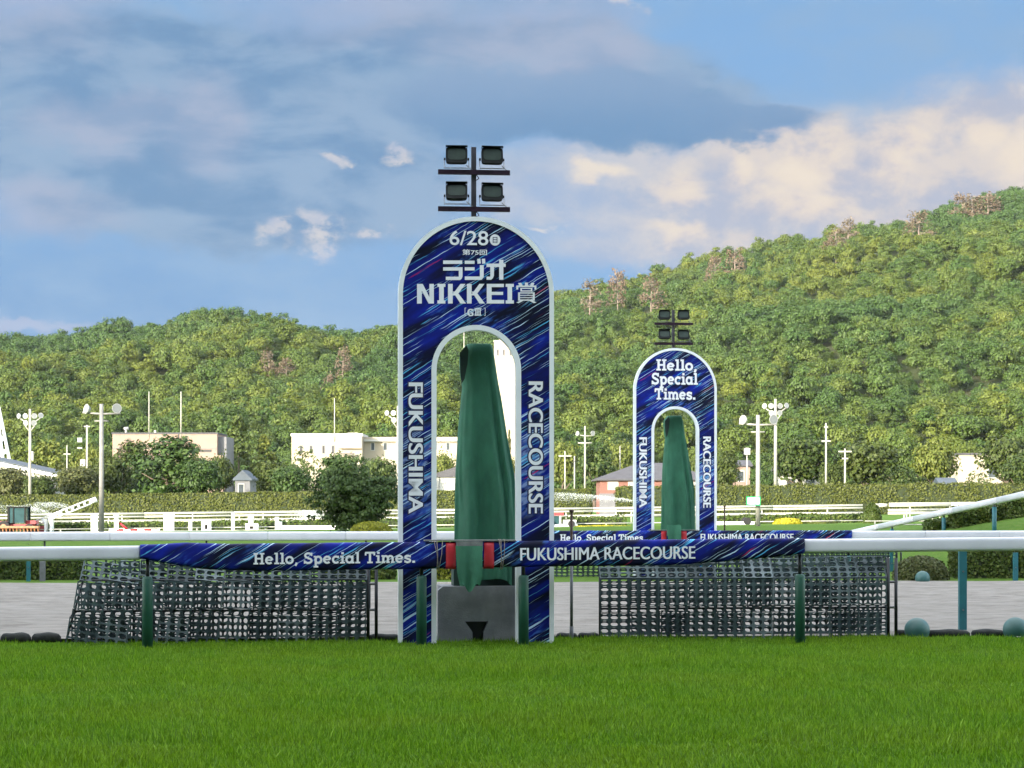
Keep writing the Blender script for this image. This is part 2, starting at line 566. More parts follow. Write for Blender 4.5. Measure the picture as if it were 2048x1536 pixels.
brick_mat()
leafmat('leaf_hill', (0.036, 0.074, 0.011), (0.100, 0.122, 0.014), None, 0.22, 0.011, (0.040, 0.080, 0.016))
leafmat('leaf_olive', (0.028, 0.050, 0.007), (0.042, 0.060, 0.008), (0.06, 0.075, 0.014), 0.2)
leafmat('leaf_tree', (0.034, 0.062, 0.010), (0.052, 0.076, 0.012), (0.075, 0.095, 0.02), 0.22)
leafmat('leaf_dark', (0.023, 0.050, 0.008), (0.033, 0.064, 0.010), (0.05, 0.082, 0.016), 0.18)
leafmat('leaf_yellow', (0.088, 0.115, 0.016), (0.110, 0.125, 0.018), (0.14, 0.15, 0.03), 0.25)
leafmat('leaf_brown', (0.062, 0.070, 0.018), (0.056, 0.074, 0.016), (0.085, 0.085, 0.028), 0.2)
leafmat('leaf_hedge', (0.072, 0.086, 0.014), (0.076, 0.090, 0.015), (0.092, 0.104, 0.022), 0.2)
leafmat('leaf_clipped', (0.050, 0.085, 0.012), (0.060, 0.095, 0.014), (0.10, 0.12, 0.02), 0.2)
leafmat('leaf_gold', (0.34, 0.30, 0.015), (0.38, 0.34, 0.02), (0.45, 0.40, 0.04), 0.3)
leafmat('leaf_lime', (0.17, 0.19, 0.012), (0.19, 0.20, 0.014), (0.24, 0.24, 0.03), 0.3)
leafmat('needles_dead', (0.108, 0.074, 0.048), (0.096, 0.078, 0.046), (0.13, 0.10, 0.07), 0.15)
mat('far_white', (0.40, 0.385, 0.33), 0.6, 0.12, 1.5)
leafmat('grass_blade', (0.096, 0.228, 0.006), (0.114, 0.246, 0.007), (0.180, 0.300, 0.020), 0.45, 0.55, (0.128, 0.244, 0.007), vr=(0.62, 1.32))


def ground_mat(name, ca, cb, cc, s1, s2, bump=0.5, bscale=60, stretch=(1, 1, 1)):
    m = bpy.data.materials.new(name); m.use_nodes = True
    g = NT(m.node_tree); b = g.n['Principled BSDF']
    geo = g.n.new('ShaderNodeNewGeometry')
    p = g.vmath('MULTIPLY', geo.outputs['Position'], stretch)
    c = g.mix(g.ramp(g.noise(p, s1, 6, 0.6), 0.35, 0.65), ca, cb)
    c = g.mix(g.ramp(g.noise(p, s2, 5, 0.65), 0.45, 0.7), c, cc)
    g.l.new(c, b.inputs['Base Color']); b.inputs['Roughness'].default_value = 0.95
    b.inputs['Specular IOR Level'].default_value = 0.1
    bp = g.n.new('ShaderNodeBump'); bp.inputs['Strength'].default_value = bump; bp.inputs['Distance'].default_value = 0.05
    g.l.new(g.noise(p, bscale, 5, 0.65), bp.inputs['Height']); g.l.new(bp.outputs[0], b.inputs['Normal'])
    MATS[name] = m
    return m


ground_mat('lawn', (0.060, 0.125, 0.014), (0.075, 0.145, 0.018), (0.105, 0.15, 0.03), 0.6, 8.0)
ground_mat('turf_soil', (0.070, 0.140, 0.006), (0.082, 0.155, 0.008), (0.100, 0.170, 0.012), 1.5, 14.0)
ground_mat('sand', (0.240, 0.224, 0.198), (0.310, 0.291, 0.260), (0.190, 0.175, 0.152), 2.6, 6.0, 1.0, 22.0, (0.40, 1.6, 1))
ground_mat('forest_floor', (0.030, 0.045, 0.015), (0.045, 0.055, 0.02), (0.05, 0.05, 0.025), 0.05, 0.3, 0.2, 1.0)

# ------------------------------------------------------------------ the two finish stations share one frame, turned a little to the view
TH = R(5.6)
CU, SU = math.cos(TH), math.sin(TH)
O1 = Vector((-0.439, 26.71, 0.0))
O2 = Vector((3.69, 49.6, 0.0))


def W(u, v, z=0.0, O=O1):
    return Vector((O.x + u * CU - v * SU, O.y + u * SU + v * CU, O.z + z))


def near(px, py, v=0.0, O=O1):
    """photo pixel -> (u, z) on the plane v of a station frame"""
    rx, rz = (px - 1024) / F, (HY - py) / F
    nx, ny = -SU, CU
    t = (v + nx * O.x + ny * O.y) / (nx * rx + ny)
    X, Y, Z = rx * t, t, CZ + rz * t
    return ((X - O.x) * CU + (Y - O.y) * SU, Z)


# ------------------------------------------------------------------ ground
def ground_z(x, y):
    t = np.clip((y - 62.0) / 44.0, 0, 1)
    return -0.12 + (0.54 + 0.0115 * np.clip(x, -70, 70)) * t * t * (3 - 2 * t)


def smooth(t):
    t = np.clip(t, 0, 1)
    return t * t * (3 - 2 * t)


ys = np.concatenate([np.linspace(-200, 40, 13), np.linspace(44, 130, 44), np.linspace(150, 420, 20), np.linspace(460, 1400, 8)])
xs = np.concatenate([np.linspace(-1000, -220, 8), np.linspace(-200, 200, 41), np.linspace(220, 1000, 8)])
GX, GY = np.meshgrid(xs, ys)
tag(link('ground', grid_mesh('ground', GX, GY, ground_z(GX, GY)), MATS['lawn']), kind='structure')


def strip(name, u0, u1, v0, v1, z, m, nu=80, nv=60, disp=None):
    U, V = np.meshgrid(np.linspace(u0, u1, nu), np.linspace(v0, v1, nv))
    Z = np.full_like(U, z) if disp is None else z + disp(U, V)
    X = O1.x + U * CU - V * SU
    Y = O1.y + U * SU + V * CU
    return tag(link(name, grid_mesh(name, X, Y, Z), m), kind='structure')


def rake(U, V):
    z = np.zeros_like(U)
    r = np.random.default_rng(3)
    for _ in range(26):
        fu, fv = r.uniform(0.15, 1.1), r.uniform(2.2, 9.5)
        z += r.uniform(0.2, 1.0) * np.sin(fu * U + fv * V + r.uniform(0, 6.3) + 0.8 * np.sin(0.7 * U + r.uniform(0, 6)))
    return z / 26 * 0.16


strip('turf', -60, 60, -27, 0.74, -0.045, MATS['turf_soil'], 60, 40)
strip('dirt_track', -34, 34, 0.74, 19.4, 0.012, MATS['sand'], 300, 340, rake)
strip('infield_verge', -60, 60, 19.4, 26, 0.0, MATS['lawn'], 60, 12)


# grass mound rising to the right behind the second rail
def mound_h(X, Y):
    g_ = np.interp(X, [7.4, 9.5, 11.9, 13.1, 16, 30], [0, .60, 1.06, 1.32, 1.6, 1.8])
    return g_ * smooth((Y - 47.0) / 8.0) * (1 - 0.9 * smooth((Y - 60) / 16))


mx, my = np.meshgrid(np.linspace(6.5, 40, 70), np.linspace(46.6, 88, 80))
tag(link('grass_mound', grid_mesh('grass_mound', mx, my, mound_h(mx, my) + 0.008 + np.maximum(ground_z(mx, my), 0)), MATS['lawn']), kind='structure')


# ------------------------------------------------------------------ wooded hill
RPX = np.array([-1500, -900, -400, 0, 60, 150, 200, 300, 420, 500, 600, 700, 760, 820, 900, 1000, 1110, 1150, 1250, 1350, 1450, 1500, 1600, 1700, 1800, 1900, 1960, 2048, 2400, 3000, 3600], float)
RPY = np.array([800, 755, 715, 684, 680, 670, 660, 640, 617, 633, 660, 675, 660, 652, 640, 626, 596, 585, 560, 528, 508, 496, 476, 458, 441, 412, 396, 372, 320, 330, 480], float)


def ridge_d(px):
    return 590 + 130 * smooth((px - 700) / 700)


def hill_z(px, d):
    Rr = ridge_d(px)
    zr = CZ + (HY - np.interp(px, RPX, RPY)) * Rr / F - 4.9
    t = (d - 320) / (Rr - 320)
    up = np.clip(t, 0, 1) ** 0.92
    z = 0.3 + (zr - 0.3) * up - np.maximum(0, d - Rr) * 0.33
    X = (px - 1024) * d / F
    env = np.clip(t * 3, 0, 1) * np.clip((1.02 - t) * 4, 0.1, 1)
    z = z + env * (2.2 * np.sin(X * 0.07 + d * 0.021) + 1.7 * np.sin(X * 0.031 - d * 0.045 + 1.3) + 1.0 * np.sin(X * 0.15 + d * 0.08))
    return z


hp, hd = np.meshgrid(np.linspace(-1400, 3500, 160), np.concatenate([np.linspace(318, 760, 70), np.linspace(780, 1100, 12)]))
tag(link('hill', grid_mesh('hill', (hp - 1024) * hd / F, hd, hill_z(hp, hd)), MATS['forest_floor']), kind='structure')


# ------------------------------------------------------------------ foliage builders
def unit(v):
    return v / np.maximum(np.linalg.norm(v, axis=-1, keepdims=True), 1e-6)


def leaf_quads(c, n, size, r, aspect=0.7):
    """leaf-shaped quads at c with normals n"""
    N = len(c)
    n = unit(n)
    a = unit(np.cross(n, r.normal(size=(N, 3))))
    b = np.cross(n, a)
    s = (size * r.uniform(0.6, 1.4, N))[:, None]
    q = np.stack([c - a * s, c - b * s * aspect + n * s * 0.15, c + a * s, c + b * s * aspect + n * s * 0.15], 1)
    return q.reshape(-1, 3)


def crown(kind, clumps, leaves, leaf, seed):
    r = np.random.default_rng(seed)
    cs = []; ns = []
    for k in range(clumps):
        if kind == 'round':
            d = unit(r.normal(size=3)); d[2] = d[2] * 0.9 + 0.12
            rad = r.uniform(0.15, 1.0) ** 0.5
            c = np.array([0, 0, 0.60]) + d * rad * np.array([0.36, 0.36, 0.27]) * r.uniform(0.75, 1.1)
            cr = r.uniform(0.11, 0.19)
        elif kind == 'tall':
            h = r.uniform(0.16, 0.95); w = 0.30 * math.sin(math.pi * min(1, (h - 0.05) / 0.98)) ** 0.6
            an = r.uniform(0, 6.283); rr = w * r.uniform(0.3, 1.05)
            c = np.array([math.cos(an) * rr, math.sin(an) * rr, h]); cr = r.uniform(0.08, 0.14)
        elif kind == 'conifer':
            h = r.uniform(0.05, 0.97) ** 1.1; w = 0.40 * (1 - h) ** 0.85 + 0.02
            an = r.uniform(0, 6.283); rr = w * r.uniform(0.55, 1.05)
            c = np.array([math.cos(an) * rr, math.sin(an) * rr, h - 0.05 * rr]); cr = r.uniform(0.05, 0.09) * (1.25 - 0.6 * h)
        elif kind == 'bushy':
            d = unit(r.normal(size=3)); d[2] = abs(d[2])
            rad = r.uniform(0.5, 1.0) ** 0.5
            c = np.array([0, 0, 0.12]) + d * rad * np.array([0.42, 0.42, 0.74]) * r.uniform(0.8, 1.06)
            cr = r.uniform(0.08, 0.15)
        elif kind == 'dense':
            d = unit(r.normal(size=3))
            rad = r.uniform(0.1, 1.0) ** 0.45
            if k == 0:
                lobes = [(unit(r.normal(size=3)) * np.array([.30, .30, .27]) + np.array([0, 0, .47]), r.uniform(.16, .25)) for _ in range(16)]
            lc, lr = lobes[k % 16]
            c = lc + d * rad * lr * np.array([1.1, 1.1, .85])
            cr = r.uniform(0.04, 0.085)
        else:  # sparse
            d = unit(r.normal(size=3)); c = np.array([0, 0, 0.62]) + d * np.array([0.34, 0.34, 0.34]) * r.uniform(0.4, 1.0)
            cr = r.uniform(0.05, 0.10)
        d = unit(r.normal(size=(leaves, 3))); d[:, 2] = d[:, 2] * 0.8 + 0.15
        flat = np.array([1.1, 1.1, 0.75 if kind != 'conifer' else 0.45])
        p = c + d * flat * cr * (r.uniform(0.35, 1.05, leaves)[:, None])
        ow = unit(p - np.array([0, 0, 0.45]))
        cs.append(p); ns.append(0.7 * d + 0.6 * ow + 0.38 * r.normal(size=(leaves, 3)) + np.array([0, 0, 0.2]))
    c = np.concatenate(cs); n = np.concatenate(ns)
    c[:, 2] = np.clip(c[:, 2], 0.0, None)
    return leaf_quads(c, n, np.full(len(c), leaf), r)


def trunk_mb(kind, seed, h=0.62, r0=0.035):
    r = random.Random(seed)
    mb = MB()
    pts = [(0, 0, -0.02)]
    for i in range(1, 5):
        pts.append((r.uniform(-.02, .02) * i, r.uniform(-.02, .02) * i, h * i / 4))
    mb.tube(pts, [r0, r0 * .8, r0 * .65, r0 * .45, r0 * .2], 8)
    if kind != 'conifer':
        for k in range(6):
            a = r.uniform(0, 6.28); z0 = h * r.uniform(.35, .8)
            q = Vector((pts[2][0], pts[2][1], z0)); e = q + Vector((math.cos(a) * .26, math.sin(a) * .26, r.uniform(.12, .26)))
            mb.tube([q, (q + e) / 2 + Vector((0, 0, -.02)), e], [r0 * .45, r0 * .3, r0 * .08], 6)
    return mb


CROWN_ME, TRUNK_ME = {}, {}
for kind, cl, lv, lf in (('round', 105, 46, 0.024), ('tall', 110, 44, 0.022), ('conifer', 170, 26, 0.022), ('bushy', 110, 44, 0.022), ('sparse', 60, 18, 0.022)):
    for s in range(2):
        CROWN_ME[kind, s] = np_mesh('crown', crown(kind, cl, lv, lf, 40 + s * 7 + len(kind)), 4)
        TRUNK_ME[kind, s] = trunk_mb(kind, 9 + s + len(kind)).mesh('trunk')
        TRUNK_ME[kind, s].materials.append(MATS['bark'])

TREE_N = 0


def tree(name, px, top, w, d, kind, leafm, label, cat='tree', group=None, base=None):
    """a tree whose crown shows w photo-pixels wide with its top at row top"""
    global TREE_N
    TREE_N += 1
    s = TREE_N % 2
    gz = float(ground_z(XW(px, d), d)) if base is None else base
    h = ZW(top, d) - gz
    wm = w * d / F
    o = empty(name, (XW(px, d), d, gz), random.uniform(0, 6.28), label, cat, group)
    me = CROWN_ME[kind, s].copy()
    me.materials.clear(); me.materials.append(MATS[leafm])
    fw = {'round': 0.98, 'tall': 0.80, 'conifer': 0.82, 'bushy': 1.08, 'sparse': 0.86}[kind]
    fh = {'round': 0.97, 'tall': 1.0, 'conifer': 0.97, 'bushy': 0.97, 'sparse': 1.0}[kind]
    sc = (wm / fw, wm / fw, h / fh)
    link('crown', me, None, o, scl=sc)
    link('trunk', TRUNK_ME[kind, s], None, o, scl=sc)
    return o


# ------------------------------------------------------------------ scattering (only for what nobody could count)
def scatter(name, pts, rots, scl, idx, protos, label, cat):
    n = len(pts)
    me = bpy.data.meshes.new(name)
    me.vertices.add(n); me.vertices.foreach_set('co', np.asarray(pts, np.float32).ravel())
    a = me.attributes.new('rot', 'FLOAT_VECTOR', 'POINT'); a.data.foreach_set('vector', np.asarray(rots, np.float32).ravel())
    a = me.attributes.new('scl', 'FLOAT_VECTOR', 'POINT'); a.data.foreach_set('vector', np.asarray(scl, np.float32).ravel())
    a = me.attributes.new('pick', 'INT', 'POINT'); a.data.foreach_set('value', np.asarray(idx, np.int32))
    me.update()
    o = bpy.data.objects.new(name, me); COL.objects.link(o)
    t = bpy.data.node_groups.new(name, 'GeometryNodeTree')
    t.interface.new_socket('Geometry', in_out='INPUT', socket_type='NodeSocketGeometry')
    t.interface.new_socket('Geometry', in_out='OUTPUT', socket_type='NodeSocketGeometry')
    gi = t.nodes.new('NodeGroupInput'); go = t.nodes.new('NodeGroupOutput')
    ip = t.nodes.new('GeometryNodeInstanceOnPoints')
    jn = t.nodes.new('GeometryNodeJoinGeometry')
    for p in reversed(protos):
        oi = t.nodes.new('GeometryNodeObjectInfo'); oi.inputs['Object'].default_value = p; oi.inputs['As Instance'].default_value = True
        t.links.new(oi.outputs['Geometry'], jn.inputs[0])
    t.links.new(gi.outputs[0], ip.inputs['Points']); t.links.new(jn.outputs[0], ip.inputs['Instance'])
    ip.inputs['Pick Instance'].default_value = True

    def att(nm, ty):
        q = t.nodes.new('GeometryNodeInputNamedAttribute'); q.data_type = ty; q.inputs['Name'].default_value = nm
        return q.outputs['Attribute']
    t.links.new(att('pick', 'INT'), ip.inputs['Instance Index'])
    er = t.nodes.new('FunctionNodeEulerToRotation'); t.links.new(att('rot', 'FLOAT_VECTOR'), er.inputs[0])
    t.links.new(er.outputs[0], ip.inputs['Rotation'])
    t.links.new(att('scl', 'FLOAT_VECTOR'), ip.inputs['Scale'])
    t.links.new(ip.outputs[0], go.inputs[0])
    md = o.modifiers.new('scatter', 'NODES'); md.node_group = t
    return tag(o, label, cat, None, 'stuff')


def proto(name, me, m):
    if not me.materials:
        me.materials.append(m)
    return bpy.data.objects.new(name, me)      # never linked: only its mesh is scattered


# hillside wood
hp_ = []
for i in range(6):
    kind = ('round', 'round', 'round', 'tall', 'bushy', 'conifer')[i]
    hp_.append(proto('wood_tree', np_mesh('wood_tree', crown(kind, 26, 80, 0.028, 100 + i), 4), MATS['leaf_hill']))
NW = 9500
k_ = np.arange(NW)
wpx = -620 + 3300 * ((k_ * 0.7548776662 + .5) % 1.0) + rng.normal(0, 4, NW)
tt = (k_ * 0.5698402910 + .5) % 1.0
rd_ = ridge_d(wpx) + 6
wd = np.sqrt(321.0 ** 2 + tt * (rd_ ** 2 - 321.0 ** 2)) + rng.normal(0, .6, NW)
wx = (wpx - 1024) * wd / F
wz = hill_z(wpx, wd) - 0.8
sz = 3.4 + 4.6 * rng.uniform(0, 1, NW) ** 1.5
hh = sz * rng.uniform(0.95, 1.3, NW)
pick = rng.choice(6, NW, p=[0.28, 0.27, 0.25, 0.06, 0.14, 0.0])
hh = np.where(pick == 5, hh * 1.35, hh)
scatter('hillside_wood', np.stack([wx, wd, wz], -1), np.stack([np.zeros(NW), np.zeros(NW), rng.uniform(0, 6.28, NW)], -1),
        np.stack([sz, sz, hh], -1), pick, hp_, 'dense sunlit green wood covering the whole hillside', 'forest')


# standing dead pines among the wood
def dead_pine_mesh(seed):
    r = random.Random(seed); q = np.random.default_rng(seed)
    mb = MB()
    mb.tube([(0, 0, 0), (0.01, 0, .5), (-.01, .01, 1.0)], [.022, .015, .004], 6)
    tips = []
    for k in range(26):
        h = r.uniform(.38, .97); a = r.uniform(0, 6.28); L = .30 * (1.08 - h) + .05
        e = Vector((math.cos(a) * L, math.sin(a) * L, h + r.uniform(-.03, .06)))
        mb.tube([(0, 0, h), e], [.008, .003], 5); tips.append(e)
    c = np.concatenate([np.array(t) + q.normal(size=(12, 3)) * .045 for t in tips for _ in (0, 1)])
    return mb.mesh('trunk'), np_mesh('needles', leaf_quads(c, q.normal(size=c.shape), np.full(len(c), .028), q, .5), 4)


DP = [dead_pine_mesh(60 + i) for i in range(3)]
for i, (px, top, base, w, lab) in enumerate([
        (1975, 392, 436, 50, 'bare brown dead pine breaking the ridge line near the right edge'),
        (1945, 400, 446, 46, 'brown dead pine second from the right edge on the ridge'),
        (1925, 398, 438, 44, 'brown dead pine third from the right edge on the ridge'),
        (1838, 428, 480, 48, 'reddish dead pine on the ridge right of its long slope middle'),
        (1696, 446, 490, 34, 'thin dead pine top standing above the middle of the right ridge'),
        (1672, 466, 502, 40, 'pale brown dead pine just under the middle of the right ridge'),
        (1470, 505, 565, 40, 'pinkish dead pine below the ridge, right of the far arch'),
        (1303, 565, 628, 44, 'pinkish dead pine with pale trunk, just above the far arch lamps'),
        (1180, 575, 636, 42, 'pinkish dead pine high on the slope beside the near arch'),
        (1235, 548, 622, 36, 'grey leafless dead pine between two pinkish ones right of the near arch'),
        (1430, 520, 572, 32, 'slender grey dead pine up the slope behind the far arch'),
        (538, 712, 754, 34, 'brown dead pine on the left hill, leftmost of four'),
        (573, 722, 760, 34, 'brown dead pine on the left hill, second of four'),
        (686, 706, 762, 30, 'tall brown dead pine high on the left hill, nearest the arch'),
        (655, 760, 802, 32, 'pale dead pine lowest on the left hill')]):
    # distance where the slope shows at that row
    ds = np.linspace(330, float(ridge_d(px)), 400)
    row = HY - (hill_z(np.full(400, float(px)), ds) + 3.5 - CZ) * F / ds
    k = int(np.argmin(np.abs(row - base)))
    d = float(ds[k]); gz = float(hill_z(np.array(float(px)), np.array(d)))
    h = ZW(top, d) - gz
    o = empty('dead_pine', (XW(px, d), d, gz), i * 1.3, lab, 'dead tree', 'dead pines on the hill')
    tm, nm = DP[i % 3]
    s3 = (w * 1.45 * d / F / .62,) * 2 + (h * 1.08,)
    link('trunk', tm, MATS['bark_pale'], o, scl=s3)
    link('needles', nm, MATS['needles_dead'], o, scl=s3)


# ------------------------------------------------------------------ grandstand behind the viewer: its shade lies over the foreground
gs = empty('grandstand', (0, -14, 0), 0, 'long grandstand with a high roof behind the viewer', 'grandstand')
mb = MB()
for i in range(22):
    mb.bbox((-150, -3 - i * 1.15, 0), (150, -3 - (i + 1) * 1.15 + .002, 1.2 + i * .85))
mb.build('seating_tiers', MATS['stand_seat'], gs)
MB().bbox((-150, -40, 0), (150, -33, 31.6)).build('rear_building', MATS['stand_wall'], gs)
MB().bbox((-149.9, -32.9, 23), (149.9, -32.5, 31)).build('lounge_glazing', MATS['stand_glass'], gs)
mb = MB()
mb.bbox((-151, -40.5, 32.4), (151, 0, 33.3))
mb.build('roof', MATS['stand_wall'], gs)
for i in range(16):
    MB().tube([(-142 + i * 19, -33, 28), (-142 + i * 19, -1, 32.5)], .35, 8).build('roof_strut', MATS['stand_wall'], gs)


# ------------------------------------------------------------------ turf grass
def grass_patch(seed, n=720, size=0.62):
    r = np.random.default_rng(seed)
    x = r.uniform(-size / 2, size / 2, n); y = r.uniform(-size / 2, size / 2, n)
    h = r.uniform(0.036, 0.074, n) * (1 + 0.45 * (r.random(n) > 0.9))
    w = r.uniform(0.0030, 0.0066, n)
    a = r.uniform(0, 6.283, n); lean = r.uniform(0.0, 0.55, n) * h
    la = r.normal(0.4, 1.4, n)
    ca, sa = np.cos(a), np.sin(a)
    z0 = np.full(n, -0.004)
    b0 = np.stack([x - ca * w, y - sa * w, z0], -1); b1 = np.stack([x + ca * w, y + sa * w, z0], -1)
    mxx = x + np.cos(la) * lean * .35; myy = y + np.sin(la) * lean * .35
    m0 = np.stack([mxx - ca * w * .8, myy - sa * w * .8, h * .6], -1); m1 = np.stack([mxx + ca * w * .8, myy + sa * w * .8, h * .6], -1)
    tx = x + np.cos(la) * lean; ty = y + np.sin(la) * lean
    t0 = np.stack([tx - ca * w * .1, ty - sa * w * .1, h], -1); t1 = np.stack([tx + ca * w * .1, ty + sa * w * .1, h], -1)
    v = np.stack([b0, b1, m0, m1, t0, t1], 1).reshape(-1, 3)
    i = np.arange(n)[:, None] * 6
    q = np.concatenate([i + np.array([[0, 1, 3, 2]]), i + np.array([[2, 3, 5, 4]])], 1).reshape(-1, 4)
    me = bpy.data.meshes.new('grass_tuft')
    me.from_pydata(v.tolist(), [], q.tolist()); me.update()
    return me


gp_ = [proto('grass_tuft', grass_patch(200 + i), MATS['grass_blade']) for i in range(4)]
pu, pv = [], []
for v_ in np.arange(-24.5, 0.42, 0.40):
    wu = 9.5 if v_ > -18 else 7.5
    stp = 0.40 if v_ > -15.5 else 0.6
    for u_ in np.arange(-wu, wu, stp):
        pu.append(u_ + rng.uniform(-.12, .12)); pv.append(min(v_ + rng.uniform(-.12, .12), 0.30))
pu, pv = np.array(pu), np.array(pv)
n = len(pu)
gx = O1.x + pu * CU - pv * SU; gy = O1.y + pu * SU + pv * CU
gs_ = rng.uniform(0.85, 1.2, n)
band = 0.10 * np.sign(np.sin(gy * 1.15 + .6))
hgt = gs_ * (1 + band + 0.22 * np.sin(gx * 1.3 + 1.7 * np.sin(gy * .8)) * np.sin(gy * 1.9 + gx * .3))
eu = rng.uniform(-9, 9, 46); ev = rng.uniform(-.5, .02, 46)
gx = np.append(gx, O1.x + eu * CU - ev * SU); gy = np.append(gy, O1.y + eu * SU + ev * CU)
gs_ = np.append(gs_, rng.uniform(.35, .7, 46)); hgt = np.append(hgt, rng.uniform(0.9, 1.35, 46)); n = len(gx)
scatter('turf_grass', np.stack([gx, gy, np.full(n, -0.047)], -1), np.stack([np.zeros(n), np.zeros(n), rng.integers(0, 4, n) * 1.5708 + TH], -1),
        np.stack([gs_, gs_, hgt], -1), rng.integers(0, 4, n), gp_, 'short bright green grass of the turf course in the foreground', 'grass')

# ------------------------------------------------------------------ lettering
def font_mesh(body, offset):
    c = bpy.data.curves.new('lettering', 'FONT')
    c.body = body; c.size = 1.0; c.offset = offset; c.resolution_u = 6
    o = bpy.data.objects.new('lettering', c)
    COL.objects.link(o)
    bpy.context.view_layer.update()
    me = bpy.data.meshes.new_from_object(o)
    bpy.data.objects.remove(o); bpy.data.curves.remove(c)
    return me


def put_text(name, body, box, v, m, parent, vert=False, offset=0.02, ref=0.02, slope=0.0, fat=0.0):
    """fits text into box = (u0, u1, z0, z1) on the plane v; vert = reads downward"""
    rm = font_mesh(body, ref)
    co = np.array([q.co for q in rm.vertices]); lo, hi = co.min(0), co.max(0)
    bpy.data.meshes.remove(rm)
    me = font_mesh(body, offset)
    u0, u1, z0, z1 = box
    for q in me.vertices:
        a = (q.co.x - lo[0]) / (hi[0] - lo[0]); b = (q.co.y - lo[1]) / (hi[1] - lo[1])
        if vert:
            q.co = (u0 + b * (u1 - u0), v, z1 - a * (z1 - z0))
        else:
            u = u0 + a * (u1 - u0)
            q.co = (u, v, z0 + b * (z1 - z0) + slope * (u - (u0 + u1) / 2))
    me.materials.clear()
    me.update()
    if fat:                                   # bolder: the same print laid a little to either side
        bm = bmesh.new()
        for k, dx in enumerate((0.0, -fat, fat)):
            b0 = len(bm.verts)
            bm.from_mesh(me); bm.verts.ensure_lookup_table()
            for q in bm.verts[b0:]:
                q.co.y -= .0006 * k
                if vert:
                    q.co.z += dx
                else:
                    q.co.x += dx
        bm.to_mesh(me); bm.free()
    return link(name, me, m, parent)


def arc(cx, cy, rx, ry, a0, a1, n=14):
    return [(cx + rx * math.cos(R(a0 + (a1 - a0) * i / n)), cy + ry * math.sin(R(a0 + (a1 - a0) * i / n))) for i in range(n + 1)]


# slab-serif letters drawn as strokes: (advance, [(polyline, width factor)])
SW = 0.16
SLAB = {
    'H': (1.0, [([(.24, 0), (.24, 1)], 1), ([(.76, 0), (.76, 1)], 1), ([(.24, .5), (.76, .5)], .8),
                ([(.05, .06), (.43, .06)], .75), ([(.05, .94), (.43, .94)], .75), ([(.57, .06), (.95, .06)], .75), ([(.57, .94), (.95, .94)], .75)]),
    'e': (.72, [([(.12, .36), (.60, .36)], .7), (arc(.35, .345, .26, .28, 5, 318), 1)]),
    'l': (.46, [([(.25, 0), (.25, 1)], 1), ([(.05, .06), (.45, .06)], .75), ([(.06, .94), (.25, .94)], .75)]),
    'o': (.76, [(arc(.37, .345, .27, .28, 0, 360, 22), 1)]),
    ',': (.40, [([(.20, .12), (.17, -.02), (.08, -.17)], 1)]),
    ' ': (.34, []),
    'S': (.82, [(arc(.40, .735, .26, .20, 20, 270, 14) + arc(.40, .27, .28, .205, 90, -165, 14), 1), ([(.69, .70), (.69, .98)], .6), ([(.09, .02), (.09, .30)], .6)]),
    'p': (.80, [([(.20, -.32), (.20, .68)], 1), (arc(.42, .345, .25, .28, 180, -180, 22), 1), ([(.02, -.27), (.40, -.27)], .75), ([(.03, .63), (.20, .63)], .75)]),
    'c': (.66, [(arc(.36, .345, .26, .28, 42, 318), 1), ([(.56, .48), (.56, .68)], .6)]),
    'i': (.46, [([(.24, 0), (.24, .68)], 1), ([(.04, .06), (.44, .06)], .75), ([(.05, .63), (.24, .63)], .75), ([(.24, .82), (.24, 1.0)], 1.15)]),
    'a': (.78, [(arc(.34, .345, .25, .28, 0, 360, 22), 1), ([(.60, 0), (.60, .68)], 1), ([(.60, .06), (.76, .06)], .75)]),
    'T': (.92, [([(.46, 0), (.46, 1)], 1), ([(.06, .93), (.86, .93)], .9), ([(.09, .70), (.09, .93)], .75), ([(.83, .70), (.83, .93)], .75), ([(.24, .06), (.68, .06)], .75)]),
    'm': (1.18, [([(.18, 0), (.18, .68)], 1), (arc(.38, .40, .20, .22, 180, 0, 10) + [(.58, 0)], 1), (arc(.78, .40, .20, .22, 180, 0, 10) + [(.98, 0)], 1),
                 ([(.02, .06), (.34, .06)], .75), ([(.45, .06), (.72, .06)], .75), ([(.84, .06), (1.14, .06)], .75), ([(.03, .63), (.18, .63)], .75)]),
    's': (.64, [(arc(.32, .50, .20, .13, 25, 270, 12) + arc(.32, .19, .22, .145, 90, -165, 12), .95), ([(.54, .48), (.54, .66)], .55), ([(.09, .03), (.09, .20)], .55)]),
    '.': (.36, [([(.18, 0), (.18, .17)], 1.25)]),
}


def ribbon(pts, w):
    """flat strip quads along a polyline, mitred"""
    P_ = [Vector((p[0], p[1])) for p in pts]
    closed = (P_[0] - P_[-1]).length < 1e-4
    out = []
    n = len(P_)
    for i in range(n):
        a = P_[(i - 1) % (n - 1)] if closed else P_[max(i - 1, 0)]
        b = P_[(i + 1) % (n - 1)] if closed else P_[min(i + 1, n - 1)]
        t = (b - a)
        t = t.normalized() if t.length > 1e-6 else Vector((1, 0))
        nrm = Vector((-t.y, t.x))
        out.append((P_[i] - nrm * w / 2, P_[i] + nrm * w / 2))
    return out


def slab_lines(text, extra=0.0, weight=1.0):
    x = 0.0; rib = []
    for ch in text:
        adv, strokes = SLAB[ch]
        for pts, f in strokes:
            q = [(p[0] + x, p[1]) for p in pts]
            if extra and len(q) == 2:      # lengthen butt ends of outlines
                a, b = Vector(q[0]), Vector(q[1]); t = (b - a).normalized() * extra / 2
                q = [tuple(a - t), tuple(b + t)]
            rib.append(ribbon(q, SW * f * weight + extra))
        x += adv + 0.02
    return rib, x


